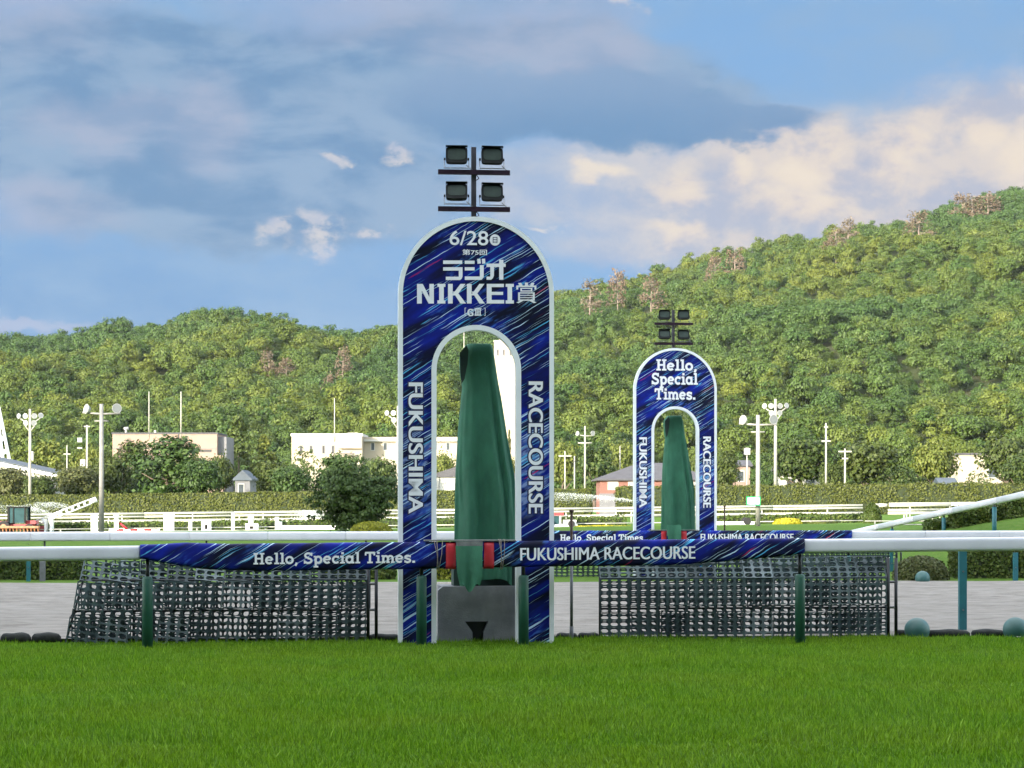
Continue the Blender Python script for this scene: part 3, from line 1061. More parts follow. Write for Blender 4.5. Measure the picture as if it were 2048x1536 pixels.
def put_slab(name, text, box, v, m, parent, extra=0.0, weight=1.0, slope=0.0):
    """box fits advance width x cap height"""
    rib, wd_ = slab_lines(text, extra, weight)
    u0, u1, z0, z1 = box
    mb = MB()
    for k, st in enumerate(rib):
        vs_ = []
        for a, b in st:
            for q in (a, b):
                u = u0 + q.x / wd_ * (u1 - u0)
                vs_.append((u, v - 0.00035 * (k % 9), z0 + q.y * (z1 - z0) + slope * (u - (u0 + u1) / 2)))
        mb.add(vs_, [(2 * i, 2 * i + 2, 2 * i + 3, 2 * i + 1) for i in range(len(st) - 1)])
    return mb.build(name, m, parent)


def put_polys(name, polys, v, m, parent, conv):
    """polys in zoom pixels -> flat pieces"""
    mb = MB()
    for k, pl in enumerate(polys):
        q = [conv(*p) for p in pl]
        vs_ = [(a, v - 0.0004 * (k % 7), b) for a, b in q]
        mb.add(vs_, [tuple(range(len(vs_)))])
    return mb.build(name, m, parent)


# ------------------------------------------------------------------ loft of closed sections
def loft(mb, secs, smooth=True, caps=True):
    n = len(secs[0]); vs_ = [q for s in secs for q in s]; fs_ = []
    for i in range(len(secs) - 1):
        for k in range(n):
            fs_.append((i * n + k, i * n + (k + 1) % n, (i + 1) * n + (k + 1) % n, (i + 1) * n + k))
    b = len(mb.v)
    mb.add(vs_, fs_, smooth)
    if caps:
        mb.f.append(tuple(b + k for k in range(n))); mb.s.append(False)
        mb.f.append(tuple(b + (len(secs) - 1) * n + k for k in range(n - 1, -1, -1))); mb.s.append(False)


def supell(n, e):
    out = []
    for k in range(n):
        w = 2 * math.pi * (k + .5) / n
        c, s = math.cos(w), math.sin(w)
        out.append((math.copysign(abs(c) ** (2 / e), c), math.copysign(abs(s) ** (2 / e), s)))
    return out


def bar_section(u, v, z0, z1, dv, n=24, e=4.5):
    return [(u, v + a * dv / 2, (z0 + z1) / 2 + b * (z1 - z0) / 2) for a, b in supell(n, e)]


# ------------------------------------------------------------------ arch
A_H, A_R = 5.18, 0.95
H_R, H_T = 0.485, 3.80      # hole half width and top


def arch_path(r, top, n=40):
    zc = top - r
    return [(-r, -0.09)] + [(-r * math.cos(math.pi * i / n), zc + r * math.sin(math.pi * i / n)) for i in range(n + 1)] + [(r, -0.09)]


def make_arch(O, label, near_one):
    o = empty('finish_arch', O, TH, label, 'arch', 'printed arches on the finish line')
    tw, ti = 0.055, 0.062
    a = arch_path(A_R - tw, A_H - tw); b = arch_path(H_R + ti, H_T + ti)
    MB().band(a, b, -0.05, 0.05).build('panel', MATS['streak_print'], o)
    MB().band(arch_path(A_R, A_H), a, -0.068, 0.068, smooth=False).build('outer_trim', MATS['white_trim'], o)
    MB().band(b, arch_path(H_R, H_T), -0.068, 0.068).build('inner_trim', MATS['white_trim'], o)
    N = lambda px, py: near(px, py, -0.055, O1)

    def bx(x0, y0, x1, y1):
        (u0, z1), (u1, z0) = N(x0, y0), N(x1, y1)
        return (u0, u1, z0, z1)
    W_, NV = MATS['letter_white'], MATS['letter_navy']
    for word, b4 in (('FUKUSHIMA', bx(817, 766, 846, 1026)), ('RACECOURSE', bx(1057, 764, 1086, 1026))):
        if near_one:
            t = put_text('side_lettering', word, b4, -0.0555, W_, o, True, 0.004, 0.004, 0.0, .0075)
            put_text('outline', word, b4, -0.0535, NV, t, True, 0.070, 0.004)
        else:
            t = put_text('side_lettering', word, b4, -0.0555, W_, o, True, 0.004, 0.004, 0.0, .009)
            put_text('outline', word, b4, -0.0535, NV, t, True, 0.070, 0.004)
    if near_one:
        cz = lambda x, y: N(800 + x / 6.606, 430 + y / 6.606)
        t = put_text('date_lettering', '6/28', bx(899, 461, 976.5, 491), -0.0555, W_, o, False, 0.010, 0.010)
        # round day mark
        cx, cy = cz(1256, 330)
        mb = MB(); ring = [(cx + .0655 * math.cos(2 * math.pi * i / 32), cy + .069 * math.sin(2 * math.pi * i / 32)) for i in range(32)]
        mb.add([(q[0], -0.0552, q[1]) for q in ring], [tuple(range(32))])
        dm = mb.build('day_mark', W_, o)
        put_text('glyph', '日', (cx - .028, cx + .028, cy - .036, cy + .036), -0.0575, NV, dm, False, 0.012, 0.012)
        put_text('edition_lettering', '第75回', bx(924.5, 498.5, 974, 510.5), -0.0555, W_, o, False, 0.016, 0.016)
        radio = [
            [(570, 600), (822, 600), (822, 646), (570, 646)],
            [(570, 690), (826, 690), (826, 735), (570, 735)],
            [(776, 700), (826, 700), (826, 815), (812, 845), (776, 822)],
            [(605, 815), (780, 815), (818, 838), (795, 860), (605, 860)],
            [(855, 603), (985, 603), (985, 646), (855, 646)],
            [(855, 690), (985, 690), (985, 733), (855, 733)],
            [(855, 812), (1060, 812), (1090, 840), (1075, 858), (855, 858)],
            [(1055, 662), (1106, 662), (1106, 820), (1080, 856), (1055, 830)],
            [(1020, 580), (1062, 576), (1068, 640), (1024, 645)],
            [(1080, 580), (1124, 576), (1128, 640), (1086, 645)],
            [(1143, 642), (1396, 642), (1396, 687), (1143, 687)],
            [(1310, 592), (1366, 592), (1366, 855), (1310, 855)],
            [(1192, 680), (1242, 680), (1242, 800), (1225, 840), (1192, 815)],
            [(1143, 814), (1198, 814), (1232, 826), (1205, 856), (1143, 856)]]
        put_polys('title_lettering', radio, -0.0555, W_, o, cz)
        nik = []

        def rect(x0, y0, x1, y1):
            nik.append([(x0, y0), (x1, y0), (x1, y1), (x0, y1)])
        T_, B_ = 910, 1170
        rect(225, T_, 288, B_); rect(388, T_, 447, B_); nik.append([(240, T_), (300, T_), (432, B_), (378, B_)])
        rect(517, T_, 578, B_); rect(494, T_, 600, 950); rect(494, 1128, 600, B_)
        for x in (634, 884):
            rect(x, T_, x + 62, B_)
            nik.append([(x + 165, T_), (x + 232, T_), (x + 118, 1062), (x + 50, 1062)])
            nik.append([(x + 62, 1012), (x + 118, 1010), (x + 238, B_), (x + 165, B_)])
        rect(1146, T_, 1210, B_); rect(1200, T_, 1372, 953); rect(1200, 1015, 1362, 1056); rect(1200, 1122, 1376, B_)
        rect(1420, T_, 1480, B_); rect(1396, T_, 1504, 950); rect(1396, 1128, 1504, B_)
        # the prize character, stroke by stroke
        for q in ([(1650, 893), (1690, 893), (1690, 935), (1650, 935)], [(1560, 900), (1600, 895), (1620, 932), (1580, 938)], [(1735, 895), (1775, 900), (1760, 938), (1718, 932)]):
            nik.append(q)
        rect(1536, 932, 1802, 952); rect(1536, 932, 1562, 985); rect(1776, 932, 1802, 985)
        rect(1590, 962, 1748, 976); rect(1590, 962, 1610, 1012); rect(1728, 962, 1748, 1012); rect(1590, 996, 1748, 1012)
        rect(1560, 1022, 1780, 1038); rect(1560, 1022, 1586, 1132); rect(1754, 1022, 1780, 1132)
        rect(1560, 1056, 1780, 1068); rect(1560, 1086, 1780, 1098); rect(1560, 1116, 1780, 1132)
        nik.append([(1590, 1128), (1640, 1128), (1570, 1165), (1535, 1158)]); nik.append([(1700, 1128), (1750, 1128), (1803, 1155), (1770, 1166)])
        put_polys('title_lettering', nik, -0.0555, W_, o, cz)
        put_text('grade_lettering', 'G', (cz(893, 0)[0], cz(965, 0)[0], cz(0, 1328)[1], cz(0, 1232)[1]), -0.0555, W_, o, False, 0.008, 0.008, 0.0, .004)
        gr = []
        for x in (995, 1022, 1050):
            gr.append([(x, 1240), (x + 16, 1240), (x + 16, 1322), (x, 1322)])
        gr += [[(985, 1232), (1076, 1232), (1076, 1246), (985, 1246)], [(985, 1316), (1076, 1316), (1076, 1330), (985, 1330)]]
        gr += [[(855, 1226), (862, 1226), (862, 1332), (855, 1332)], [(855, 1226), (876, 1226), (876, 1231), (855, 1231)], [(855, 1327), (876, 1327), (876, 1332), (855, 1332)],
               [(1122, 1226), (1129, 1226), (1129, 1332), (1122, 1332)], [(1108, 1226), (1129, 1226), (1129, 1231), (1108, 1231)], [(1108, 1327), (1129, 1327), (1129, 1332), (1108, 1332)]]
        put_polys('grade_numeral', gr[:5], -0.0557, W_, o, cz)
        put_polys('bracket', gr[5:8], -0.0557, W_, o, cz); put_polys('bracket', gr[8:], -0.0557, W_, o, cz)
    else:
        N2 = lambda px, py: near(px, py, -0.055, O2)
        for line, (x0, x1, yt, yb) in (('Hello,', (1312, 1396, 719, 741)), ('Special', (1303, 1396, 746, 769)), ('Times.', (1309, 1392, 777, 799))):
            (u0, z1), (u1, z0) = N2(x0, yt), N2(x1, yb)
            t = put_slab('slogan_lettering', line, (u0, u1, z0, z1), -0.0560, W_, o, 0.04, 1.05)
            put_slab('outline', line, (u0, u1, z0, z1), -0.0520, NV, t, 0.16)
    return o


# ------------------------------------------------------------------ floodlight mast on the arch
def flood_meshes():
    w, h, dp = 0.265, 0.205, 0.13
    mb = MB()
    secs = []
    for (vv, k) in ((-dp / 2, 1.0), (0.0, .97), (dp / 2, .62)):
        secs.append([(a * w / 2 * k, vv, b * h / 2 * k) for a, b in supell(20, 7)])
    loft(mb, secs)
    for sx in (-1, 1):
        mb.tube([(sx * .135, .0, -.03), (sx * .155, .0, -.03)], .018, 8)
    mb.band([(-.132, .085), (-.132, .105), (.132, .105), (.132, .085)], [(-.127, .085), (-.127, .100), (.127, .100), (.127, .085)], -dp / 2 - .05, -dp / 2)
    hs = mb.mesh('floodlight')
    ln = MB(); loft(ln, [[(a * .108, -dp / 2 - .004, b * .072 + .008) for a, b in supell(24, 4)], [(a * .108, -dp / 2 + .01, b * .072 + .008) for a, b in supell(24, 4)]])
    br = MB()
    br.tube([(-.150, 0, -.03), (-.150, 0, -.145), (.150, 0, -.145), (.150, 0, -.03)], .006, 6)
    br.tube([(.12, .01, -.10), (.16, .03, -.13), (.20, .03, -.16)], .005, 6)
    return hs, ln.mesh('lens'), br.mesh('bracket')


FL = flood_meshes()


def make_mast(O, label):
    o = empty('floodlight_mast', W(0, 0.11, 0, O), TH, label, 'light mast', 'floodlight masts behind the arches')
    uo = -0.02
    MB().bbox((uo - .03, -.03, 4.75), (uo + .03, .03, 6.05)).build('pole', MATS['mast_grey'], o)
    for zb in (5.735, 5.285):
        mb = MB().bbox((uo - .44, -.09, zb - .028), (uo + .44, -.032, zb + .028))
        mb.tube([(uo + .03, -.06, zb - .03), (uo + .06, -.07, zb - .075), (uo + .015, -.045, zb - .10)], .007, 6)
        mb.build('crossbar', MATS['mast_paint'], o)
    k = 0
    for zb, tl in ((5.735, -14), (5.285, -24)):
        for su in (-1, 1):
            f = link('floodlight', FL[0], MATS['lamp_housing'], o, (uo + su * .215, -.065, zb + .185), (R(tl + (8 if k == 3 else 0)), 0, R(3 * su)))
            link('lens', FL[1], MATS['lamp_lens'], f)
            link('bracket', FL[2], MATS['bracket_steel'], f)
            k += 1
    return o


# ------------------------------------------------------------------ mirror under its green cover
def make_mirror(O, label):
    o = empty('covered_mirror', W(0, 0.5, 0, O), TH, label, 'cover', 'covered mirrors inside the arches')
    tab = [(688, 936, 978, .10), (690, 932, 982, .15), (704, 922, 986, .17), (722, 920, 989, .17), (756, 922, 994, .165), (768, 926, 996, .16), (800, 923, 1002, .165), (870, 917, 1013, .19),
           (960, 911, 1028, .23), (1040, 909, 1031, .26), (1090, 908, 1032, .27), (1130, 906, 1033, .28), (1164, 904, 1033, .285)]
    rows = []
    ysr = [688, 690, 697, 704, 712] + list(range(722, 1164, 13)) + [1164]
    r = random.Random(4)
    ph = [r.uniform(0, 6.28) for _ in range(6)]
    n = 72
    for y in ysr:
        l = np.interp(y, [t[0] for t in tab], [t[1] for t in tab]); rr = np.interp(y, [t[0] for t in tab], [t[2] for t in tab])
        dv = np.interp(y, [t[0] for t in tab], [t[3] for t in tab])
        (ul, z), (ur, _) = near(l, y, .5), near(rr, y, .5)
        uc, hw = (ul + ur) / 2, (ur - ul) / 2
        f = min(1.0, max(0.0, (y - 720) / 300))
        sec = []
        for k, (a, b) in enumerate(supell(n, 3.2 + 2.5 * (1 - f))):
            w = 2 * math.pi * k / n
            tw = w + .25 * f * math.sin(y * .009 + ph[3])
            fold = f * (.034 * (1 - 2 * abs(math.sin(3.5 * tw + ph[0]))) + .026 * (1 - 2 * abs(math.sin(5.5 * tw + ph[1] - y * .002))) + .012 * math.sin(17 * tw + ph[2] + y * .02)) + .006 * math.sin(y * .05 + 3 * w)
            hem = 0.0
            if y > 1120:
                hem = (y - 1120) / 44 * .05 * math.sin(4 * w + 1.0)
            # the box underneath stands turned: its left face falls back
            shx = .05 * (1 - f) * (1 if a < 0 else 0) * abs(a) ** 3
            G = lambda c_, s_: math.exp(-((a - c_) / s_) ** 2)
            drift = .10 * f
            deep = f * (.10 * G(-.45 - drift, .22) + .085 * G(.22 + drift, .16) - .075 * G(.50 + drift * 1.6, .07) + .06 * G(.72, .10) - .07 * G(-.08, .10)) if b < 0 else 0.0
            sec.append((uc + a * hw * (1 + fold * .8), b * dv * (1 + fold * 2.4) + shx * 1.5 - deep, z + hem))
        rows.append(sec)
    mb = MB(); loft(mb, rows, True, False)
    top = rows[0]; b0 = len(mb.v)
    mb.add(top, [tuple(range(n))])
    cv = mb.build('cover', MATS['tarp_green'], o)
    # tongue of cloth hanging in front of the rail
    Us, Zs = [], []
    g = []
    for j in range(27):
        t = j / 26
        row = []
        py = 1092 + t * 84
        l, rr = 911 + 4 * t + 10 * max(0, t - .6), 965 - 2 * t - 16 * max(0, t - .75)
        for i in range(19):
            s = i / 18
            u, z = near(l + (rr - l) * s, py, -.66)
            sag = .05 * max(0, t - .78) / .22 * (math.sin(s * 8.5 + .5))
            v = -1.155 - .012 * math.sin(s * 7 + 2 * t) - .02 * t * math.sin(s * 11) - .05 * math.sin(min(1, t * 1.4) * 1.5)
            row.append((u, v, z + sag))
        g.append(row)
    mb = MB(); vs_ = [q for r_ in g for q in r_]
    back = [(q[0], q[1] + .006, q[2]) for q in vs_]
    nn = len(vs_); fs_ = []
    for j in range(26):
        for i in range(18):
            a = j * 19 + i
            fs_ += [(a, a + 1, a + 20, a + 19), (nn + a, nn + a + 19, nn + a + 20, nn + a + 1)]
    mb.add(vs_ + back, fs_, True)
    mb.build('cloth_tongue', MATS['tarp_green'], o)
    # near-black patch laid on the left of the hood
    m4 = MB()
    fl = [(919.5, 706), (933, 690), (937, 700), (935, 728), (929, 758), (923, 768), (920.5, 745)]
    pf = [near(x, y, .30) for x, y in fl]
    m4.prism(pf, -.205, -.195); m4.build('hood_dark_patch', MATS['tarp_dark'], o)
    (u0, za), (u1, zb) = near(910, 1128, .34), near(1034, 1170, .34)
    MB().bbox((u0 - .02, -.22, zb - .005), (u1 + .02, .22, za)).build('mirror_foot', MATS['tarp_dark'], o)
    return o


def make_plinth(O, label):
    o = empty('concrete_plinth', W(0, 0.14, 0, O), TH, label, 'plinth', 'plinths under the covered mirrors')
    N = lambda px, py: near(px, py, .14)
    u0, zt = N(876, 1173); u1, _ = N(1035, 1173)
    a, zn = N(930, 1243); b, _ = N(977, 1243); c, _ = N(945, 1262); d, _ = N(967, 1262)
    out = [(u0, -.05), (u0, zt - .05), (u0 + .06, zt), (u1, zt), (u1, -.05), (d, -.05), (d - .002, zn - .13), (b, zn), (a, zn), (c + .002, zn - .13), (c, -.05)]
    mb = MB()
    # front slab with the tapered slot, in convex pieces
    V0, V1 = 0.0, 0.16
    mb.prism([(u0, -.10), (c, -.10), (c, zn - .13), (a, zn), (a, zt), (u0 + .06, zt), (u0, zt - .05)], V0, V1)
    mb.prism([(d, -.10), (u1, -.10), (u1, zt), (b, zt), (b, zn), (d, zn - .13)], V0, V1)
    mb.prism([(a, zn), (b, zn), (b, zt), (a, zt)], V0 + .0001, V1)
    mb.bbox((u0 + .04, V1, -.10), (u1 - .04, .80, zt - .003))
    mb.build('block', MATS['concrete'], o)
    MB().bbox((a - .02, V1 - .02, -.09), (b + .02, V1 - .004, zn + .01)).build('slot_shade_sheet', MATS['dark_opening'], o)  # dark sheet standing in for the shade inside the slot
    return o


# ------------------------------------------------------------------ rails
def make_rail(O, label, zt, slope, right_u, left_u, posts, seg, pm, thick=.168, post_r=.062, sleeve=.80):
    o = empty('running_rail', O, TH, label, 'rail', 'white rails along the dirt track')
    Zt = lambda u: zt + slope * u
    v0 = -.45
    for (a, b) in ((left_u - 24, left_u), (right_u, right_u + 24)):
        n = int(round((b - a) / seg))
        for k in range(n):
            s0, s1 = a + (b - a) * k / n, a + (b - a) * (k + 1) / n - .006
            secs = []
            for (u, e) in ((s0, .0), (s0 + .012, .006), (s1 - .012, .006), (s1, .0)):
                sh = .006 - e
                secs.append(bar_section(u, v0, Zt(u) - thick + sh, Zt(u) - sh, .15 - 2 * sh))
            mb = MB(); loft(mb, secs)
            mb.build('rail_length', MATS['rail_white'], o)
    # hidden core beam under the printed sleeve
    secs = [bar_section(u, v0 + .01, Zt(u) - thick + .02, Zt(u) - .02, .10) for u in (left_u, right_u)]
    mb = MB(); loft(mb, secs); mb.build('core_beam', MATS['bracket_steel'], o)
    for u in posts:
        p = MB().lathe([(0.0, -.10), (post_r, -.10), (post_r, sleeve), (post_r * .8, sleeve + .025), (.024, sleeve + .03)], (u, v0, 0), 18).build('post_sleeve', MATS[pm], o)
        MB().tube([(u, v0 + .01, sleeve - .05), (u, v0 + .01, Zt(u) - thick + .03)], .022, 10).build('stem', MATS['frame_black'], p)
    return o


def words(o, box, front, m, extra, weight, slope, core=None):
    """the slogan, one part for each word"""
    tot = slab_lines('Hello, Special Times.')[1]; x = 0.0
    u0, u1, z0, z1 = box
    for w_ in ('Hello,', 'Special', 'Times.'):
        wd_ = slab_lines(w_)[1]
        a, b = u0 + (u1 - u0) * x / tot, u0 + (u1 - u0) * (x + wd_) / tot
        dz = slope * ((a + b) / 2 - (u0 + u1) / 2)
        t = put_slab('slogan_word', w_, (a, b, z0 + dz, z1 + dz), front, m, o, extra, weight, slope)
        if core:
            put_slab('core', w_, (a, b, z0 + dz, z1 + dz), front - .004, core, t, 0, .6, slope)
        x += wd_ + SLAB[' '][0] + .02


def make_banner(O, label, zt, slope, near_one):
    o = empty('printed_rail_sleeve', O, TH, label, 'banner', 'printed sleeves on the rails')
    v0 = -.45
    Zt = lambda u: zt + slope * u
    uL, uR = near(281, 1100, v0)[0], near(1606, 1090, v0)[0]
    prof = [(uL, .150), (uL + .12, .175), (uL + .45, .24), (uL + .8, .29), (uL + 1.4, .315), (-.40, .31), (.30, .30), (uR - 1.6, .30), (uR - 1.1, .27), (uR - .5, .225), (uR - .1, .19), (uR, .175)]
    mb = MB(); secs = []
    for i in range(121):
        u = uL + (uR - uL) * i / 120
        th = np.interp(u, [p[0] for p in prof], [p[1] for p in prof])
        wr = .006 * math.sin(u * 23) * math.sin(u * 7.1) + .004 * math.sin(u * 41)
        puff = .018 * math.exp(-((u - uL - .55) / .25) ** 2)
        secs.append(bar_section(u, v0, Zt(u) - th + wr * .7, Zt(u) + .012 + puff + wr * .3, .20 + wr, 32, 5.0))
    loft(mb, secs)
    mb.build('printed_cloth', MATS['streak_print'], o)
    front = v0 - .10 - .012
    # red end pads beside the slot
    for x0, x1 in ((892, 911.5), (968, 988)):
        ua, ub = near(x0, 1100, front)[0], near(x1, 1100, front)[0]
        m2 = MB(); loft(m2, [bar_section(u, v0, Zt(u) - .318, Zt(u) + .006, .232, 32, 5.5) for u in (ua, (ua + ub) / 2, ub)])
        m2.build('red_pad', MATS['red_pad'], o)
    # board tied over the slot
    ua, ub = near(848, 1082, v0)[0], near(1030, 1082, v0)[0]
    MB().bbox((ua, v0 - .11, Zt(0) + .016), (ub, v0 + .11, Zt(0) + .030)).build('top_board', MATS['grey_felt'], o)
    uc, ud = near(912, 1090, front)[0], near(966, 1090, front)[0]
    MB().bbox((uc + .004, v0 - .128, Zt(0) - .105), (ud - .004, v0 - .115, Zt(0) + .012)).build('felt_strip', MATS['grey_felt'], o)
    if near_one:
        for (x, dx1, dx2) in ((876, -8, 9), (1003, -5, 6)):
            m3 = MB()
            for (xa, xb) in ((x + dx1, x + 1), (x + dx2, x + 2), (x + dx1 * .3, x - 2)):
                a = near(xa, 1083, front)[0]; b = near(xb, 1127, front)[0]
                m3.tube([(a, v0 - .02, Zt(a) + .034), (a, v0 - .121, Zt(a) + .026), ((a + b) / 2 + .01, v0 - .126, Zt(a) - .14), (b, v0 - .122, Zt(a) - .31), (b, v0, Zt(a) - .325)], .0045, 5)
            m3.build('tie_string', MATS['string'], o)
    (u0, _), (u1, _) = near(506, 1110, front), near(832, 1110, front)
    zc = Zt((u0 + u1) / 2)
    LW, LN = MATS['letter_white'], MATS['letter_navy']
    if near_one:
        words(o, (u0, u1, zc - .232, zc - .100), front, LW, .02, 1.05, slope)
    else:
        words(o, (u0, u1, zc - .215, zc - .070), front, LW, .04, 1.05, slope)
    (u0, _), (u1, _) = near(1041, 1103, front), near(1390, 1100, front)
    zc = Zt((u0 + u1) / 2)
    if near_one:
        put_text('course_lettering', 'FUKUSHIMA RACECOURSE', (u0, u1, zc - .222, zc - .070), front, LW, o, False, .0, .0, slope, .0042)
    else:
        put_text('course_lettering', 'FUKUSHIMA RACECOURSE', (u0, u1, zc - .222, zc - .060), front, LW, o, False, .0, .0, slope, .0042)
    return o


# ------------------------------------------------------------------ perforated mat guards
PW, PH = 0.1215, 0.0835


def mat_panel_mesh(nc, nr, rx, rz, th=.014):
    mb = MB(); K = 12
    for i in range(nc):
        for j in range(nr):
            cx, cz = (i + .5) * PW, (j + .5) * PH
            ring, sq = [], []
            for k in range(K):
                w = 2 * math.pi * (k + .5) / K
                c, s = math.cos(w), math.sin(w)
                ring.append((cx + rx * math.copysign(abs(c) ** .75, c), cz + rz * math.copysign(abs(s) ** .75, s)))
                m_ = max(abs(c) / (PW / 2), abs(s) / (PH / 2))
                sq.append((cx + c / m_, cz + s / m_))
            # square corners
            vs_ = [(q[0], 0, q[1]) for q in ring] + [(q[0], 0, q[1]) for q in sq] + [(q[0], th, q[1]) for q in ring]
            fs_ = []
            for k in range(K):
                l = (k + 1) % K
                fs_.append((k, l, K + l, K + k)); fs_.append((k, 2 * K + k, 2 * K + l, l))
            cor = [(cx + PW / 2, 0, cz + PH / 2), (cx - PW / 2, 0, cz + PH / 2), (cx - PW / 2, 0, cz - PH / 2), (cx + PW / 2, 0, cz - PH / 2)]
            b = len(vs_); vs_ += cor
            for k in range(K):
                l = (k + 1) % K
                p, q = sq[k], sq[l]
                if abs(abs(p[0] - cx) - PW / 2) < 1e-6 and abs(abs(q[1] - cz) - PH / 2) < 1e-6 or abs(abs(q[0] - cx) - PW / 2) < 1e-6 and abs(abs(p[1] - cz) - PH / 2) < 1e-6:
                    sx, sz = (p[0] + q[0]) / 2 - cx, (p[1] + q[1]) / 2 - cz
                    ci = 0 if sx > 0 and sz > 0 else 1 if sx < 0 and sz > 0 else 2 if sx < 0 else 3
                    fs_.append((K + k, K + l, b + ci))
            mb.add(vs_, fs_)
    me = bpy.data.meshes.new('mat_panel'); me.from_pydata(mb.v, [], mb.f); me.update()
    return me


PANEL = {}
for key, m in (('mid', 'mat_rubber'), ('pale', 'mat_rubber_pale'), ('dark', 'mat_rubber_dark')):
    PANEL[key] = mat_panel_mesh(3, 4, .049, .0335); PANEL[key].materials.append(MATS[m])
    PANEL[key + '_strip'] = mat_panel_mesh(3, 1, .047, .036); PANEL[key + '_strip'].materials.append(MATS[m])


def make_guard(O, label, u0, ncol, lean, seed, pales):
    r = random.Random(seed)
    o = empty('mat_guard', W(u0, .36, -.02, O), TH, label, 'guard', 'perforated mat guards beside the arches')
    L = ncol * 3 * PW
    for i in range(ncol):
        f = 1 - i / ncol
        x = i * 3 * PW
        for row, (z, key) in enumerate(((.01, 'low'), (.352, 'strip'), (.442, 'mid'), (.782, 'top'))):
            kd = 'pale' if (i, row) in pales else r.choice(('mid', 'mid', 'dark'))
            if row == 1:
                kd = 'dark'
            me = PANEL[kd + ('_strip' if row == 1 else '')]
            sh = lean * f * z
            rx = R(r.uniform(-3, 1)) if row < 3 else R(-42 + r.uniform(-3, 3))
            link('mat_panel', me, None, o, (x + sh, r.uniform(-.006, .006) + (.004 if row == 1 else 0), z), (rx, R(lean * f * 40) + R(r.uniform(-.5, .5)), 0))
        # rear sheet of the folded mat
        for z in (.045, .40, .70):
            link('rear_mat_panel', PANEL['dark'], None, o, (x + lean * f * z + .058, .46, z), (R(r.uniform(3, 9)), 0, 0))
            if O is O1 and r.random() < .72:
                link('middle_mat_panel', PANEL[r.choice(('dark', 'mid'))], None, o, (x + lean * f * z + r.uniform(.02, .06), .13 + r.uniform(-.02, .02), z - r.uniform(0, .035)), (R(r.uniform(-4, 6)), R(r.uniform(-1.5, 1.5)), 0))
    fr = MB()
    for z in (.40, .775):
        fr.tube([(lean * z, .03, z), (L, .03, z)], .014, 8)
    fr.tube([(.0, .02, 0), (lean * 1.0, .03, .80)], .013, 8)
    fr.build('frame', MATS['frame_black'], o)
    for dx in (.03, .13):
        MB().tube([(L + dx, .05, -.02), (L + dx, .05, 1.02)], .021, 10).build('frame_post', MATS['frame_black'], o)
    for z in (.40, .72):
        MB().tube([(L - .03, .05, z), (L + .15, .05, z)], .017, 8).build('coupler', MATS['bracket_steel'], o)
    return o


def make_dome(loc, r_, label):
    o = empty('green_dome', loc, TH, label, 'dome', 'green domes beside the track')
    prof = [(r_ * math.cos(R(a)), r_ * .55 + r_ * math.sin(R(a)) * .98) for a in range(-35, 90, 8)] + [(0.001, r_ * 1.53)]
    MB().lathe(prof, (0, 0, 0), 28).build('shell', MATS['dome_green'], o)
    MB().bbox((-.03, -r_ * .86, .0), (.03, -r_ * .80, .05)).build('tag', MATS['white_paint'], o)
    return o


def make_thin_pole(O, px, label):
    u, _ = near(px, 1280, .45)
    o = empty('thin_pole', W(u, .45, 0, O), TH, label, 'pole', 'thin poles beside the arches')
    MB().tube([(0, 0, -.10), (0, 0, .16)], [.030, .024], 10).build('foot', MATS['pole_grey'], o)
    MB().tube([(0, 0, .16), (0, 0, 1.0)], .019, 10).build('lower_shaft', MATS['pole_grey'], o)
    MB().tube([(0, 0, 1.0), (0, 0, 1.58)], .017, 10).build('upper_shaft', MATS['pole_rust'], o)
    MB().lathe([(.0, 1.615), (.030, 1.61), (.030, 1.585), (.014, 1.575)], (0, 0, 0), 12).build('cap', MATS['pole_rust'], o)


ul = near(281, 1100, -.45)[0]; ur = near(1606, 1090, -.45)[0]
for k, O in enumerate((O1, O2)):
    n1 = k == 0
    w1, w2 = ('near', 'nearer') if n1 else ('far', 'farther')
    make_arch(O, 'tall near finish arch in streaky blue print with the race title and date' if n1 else 'small far arch in streaky blue print with a three-line slogan', n1)
    make_mast(O, 'dark mast with four floodlights above the %s blue arch' % w1)
    make_mirror(O, 'dark green cloth cover over the tall mirror inside the %s arch' % w1)
    make_plinth(O, 'grey concrete plinth with a tapered slot at the foot of the near arch' if n1 else 'concrete plinth at the foot of the far arch')
    zt, sl = (1.225, .008) if n1 else (1.045, 0.0)
    if n1:
        posts = [near(p, 1200, -.45)[0] for p in (295, 843, 1047, 1600)] + [-8.6, 8.4]
        make_rail(O, 'white running rail on green padded posts, nearest to the viewer', zt, sl, ur, ul, posts, 4.0, 'post_green')
    else:
        posts = [-18, -14, -10.5, -7, -3.9, -.65, .57, 3.9, 7.4, 11]
        make_rail(O, 'white running rail behind the dirt track, through the far arch', zt, sl, ur, ul, posts, 1.74, 'post_teal', .2, .048, .45)
    make_banner(O, 'blue printed sleeve with white lettering and red pads on the %s rail' % w2, zt, sl, n1)
    gl = near(130, 1285, .36)[0]
    make_guard(O, 'perforated dark mat guard left of the %s arch' % w1, gl, 10, .22, 3 + k, {(1, 0), (3, 0), (3, 1), (5, 2), (1, 3), (7, 0), (4, 3)} if n1 else set())
    gr_ = near(1200, 1280, .36)[0]
    make_guard(O, 'perforated dark mat guard right of the %s arch' % w1, gr_, 10, 0.0, 13 + k, {(5, 0), (6, 2), (5, 3), (8, 2)} if n1 else set())
    if not n1:
        for q in COL.objects:
            if q.name.startswith('mat_guard') and q.location.y > 40:
                q.location.z = -.14
    make_thin_pole(O, 1143, 'thin grey pole with a rusty top between the near arch and right mat guard' if n1 else 'thin rusty pole standing right of the far arch')

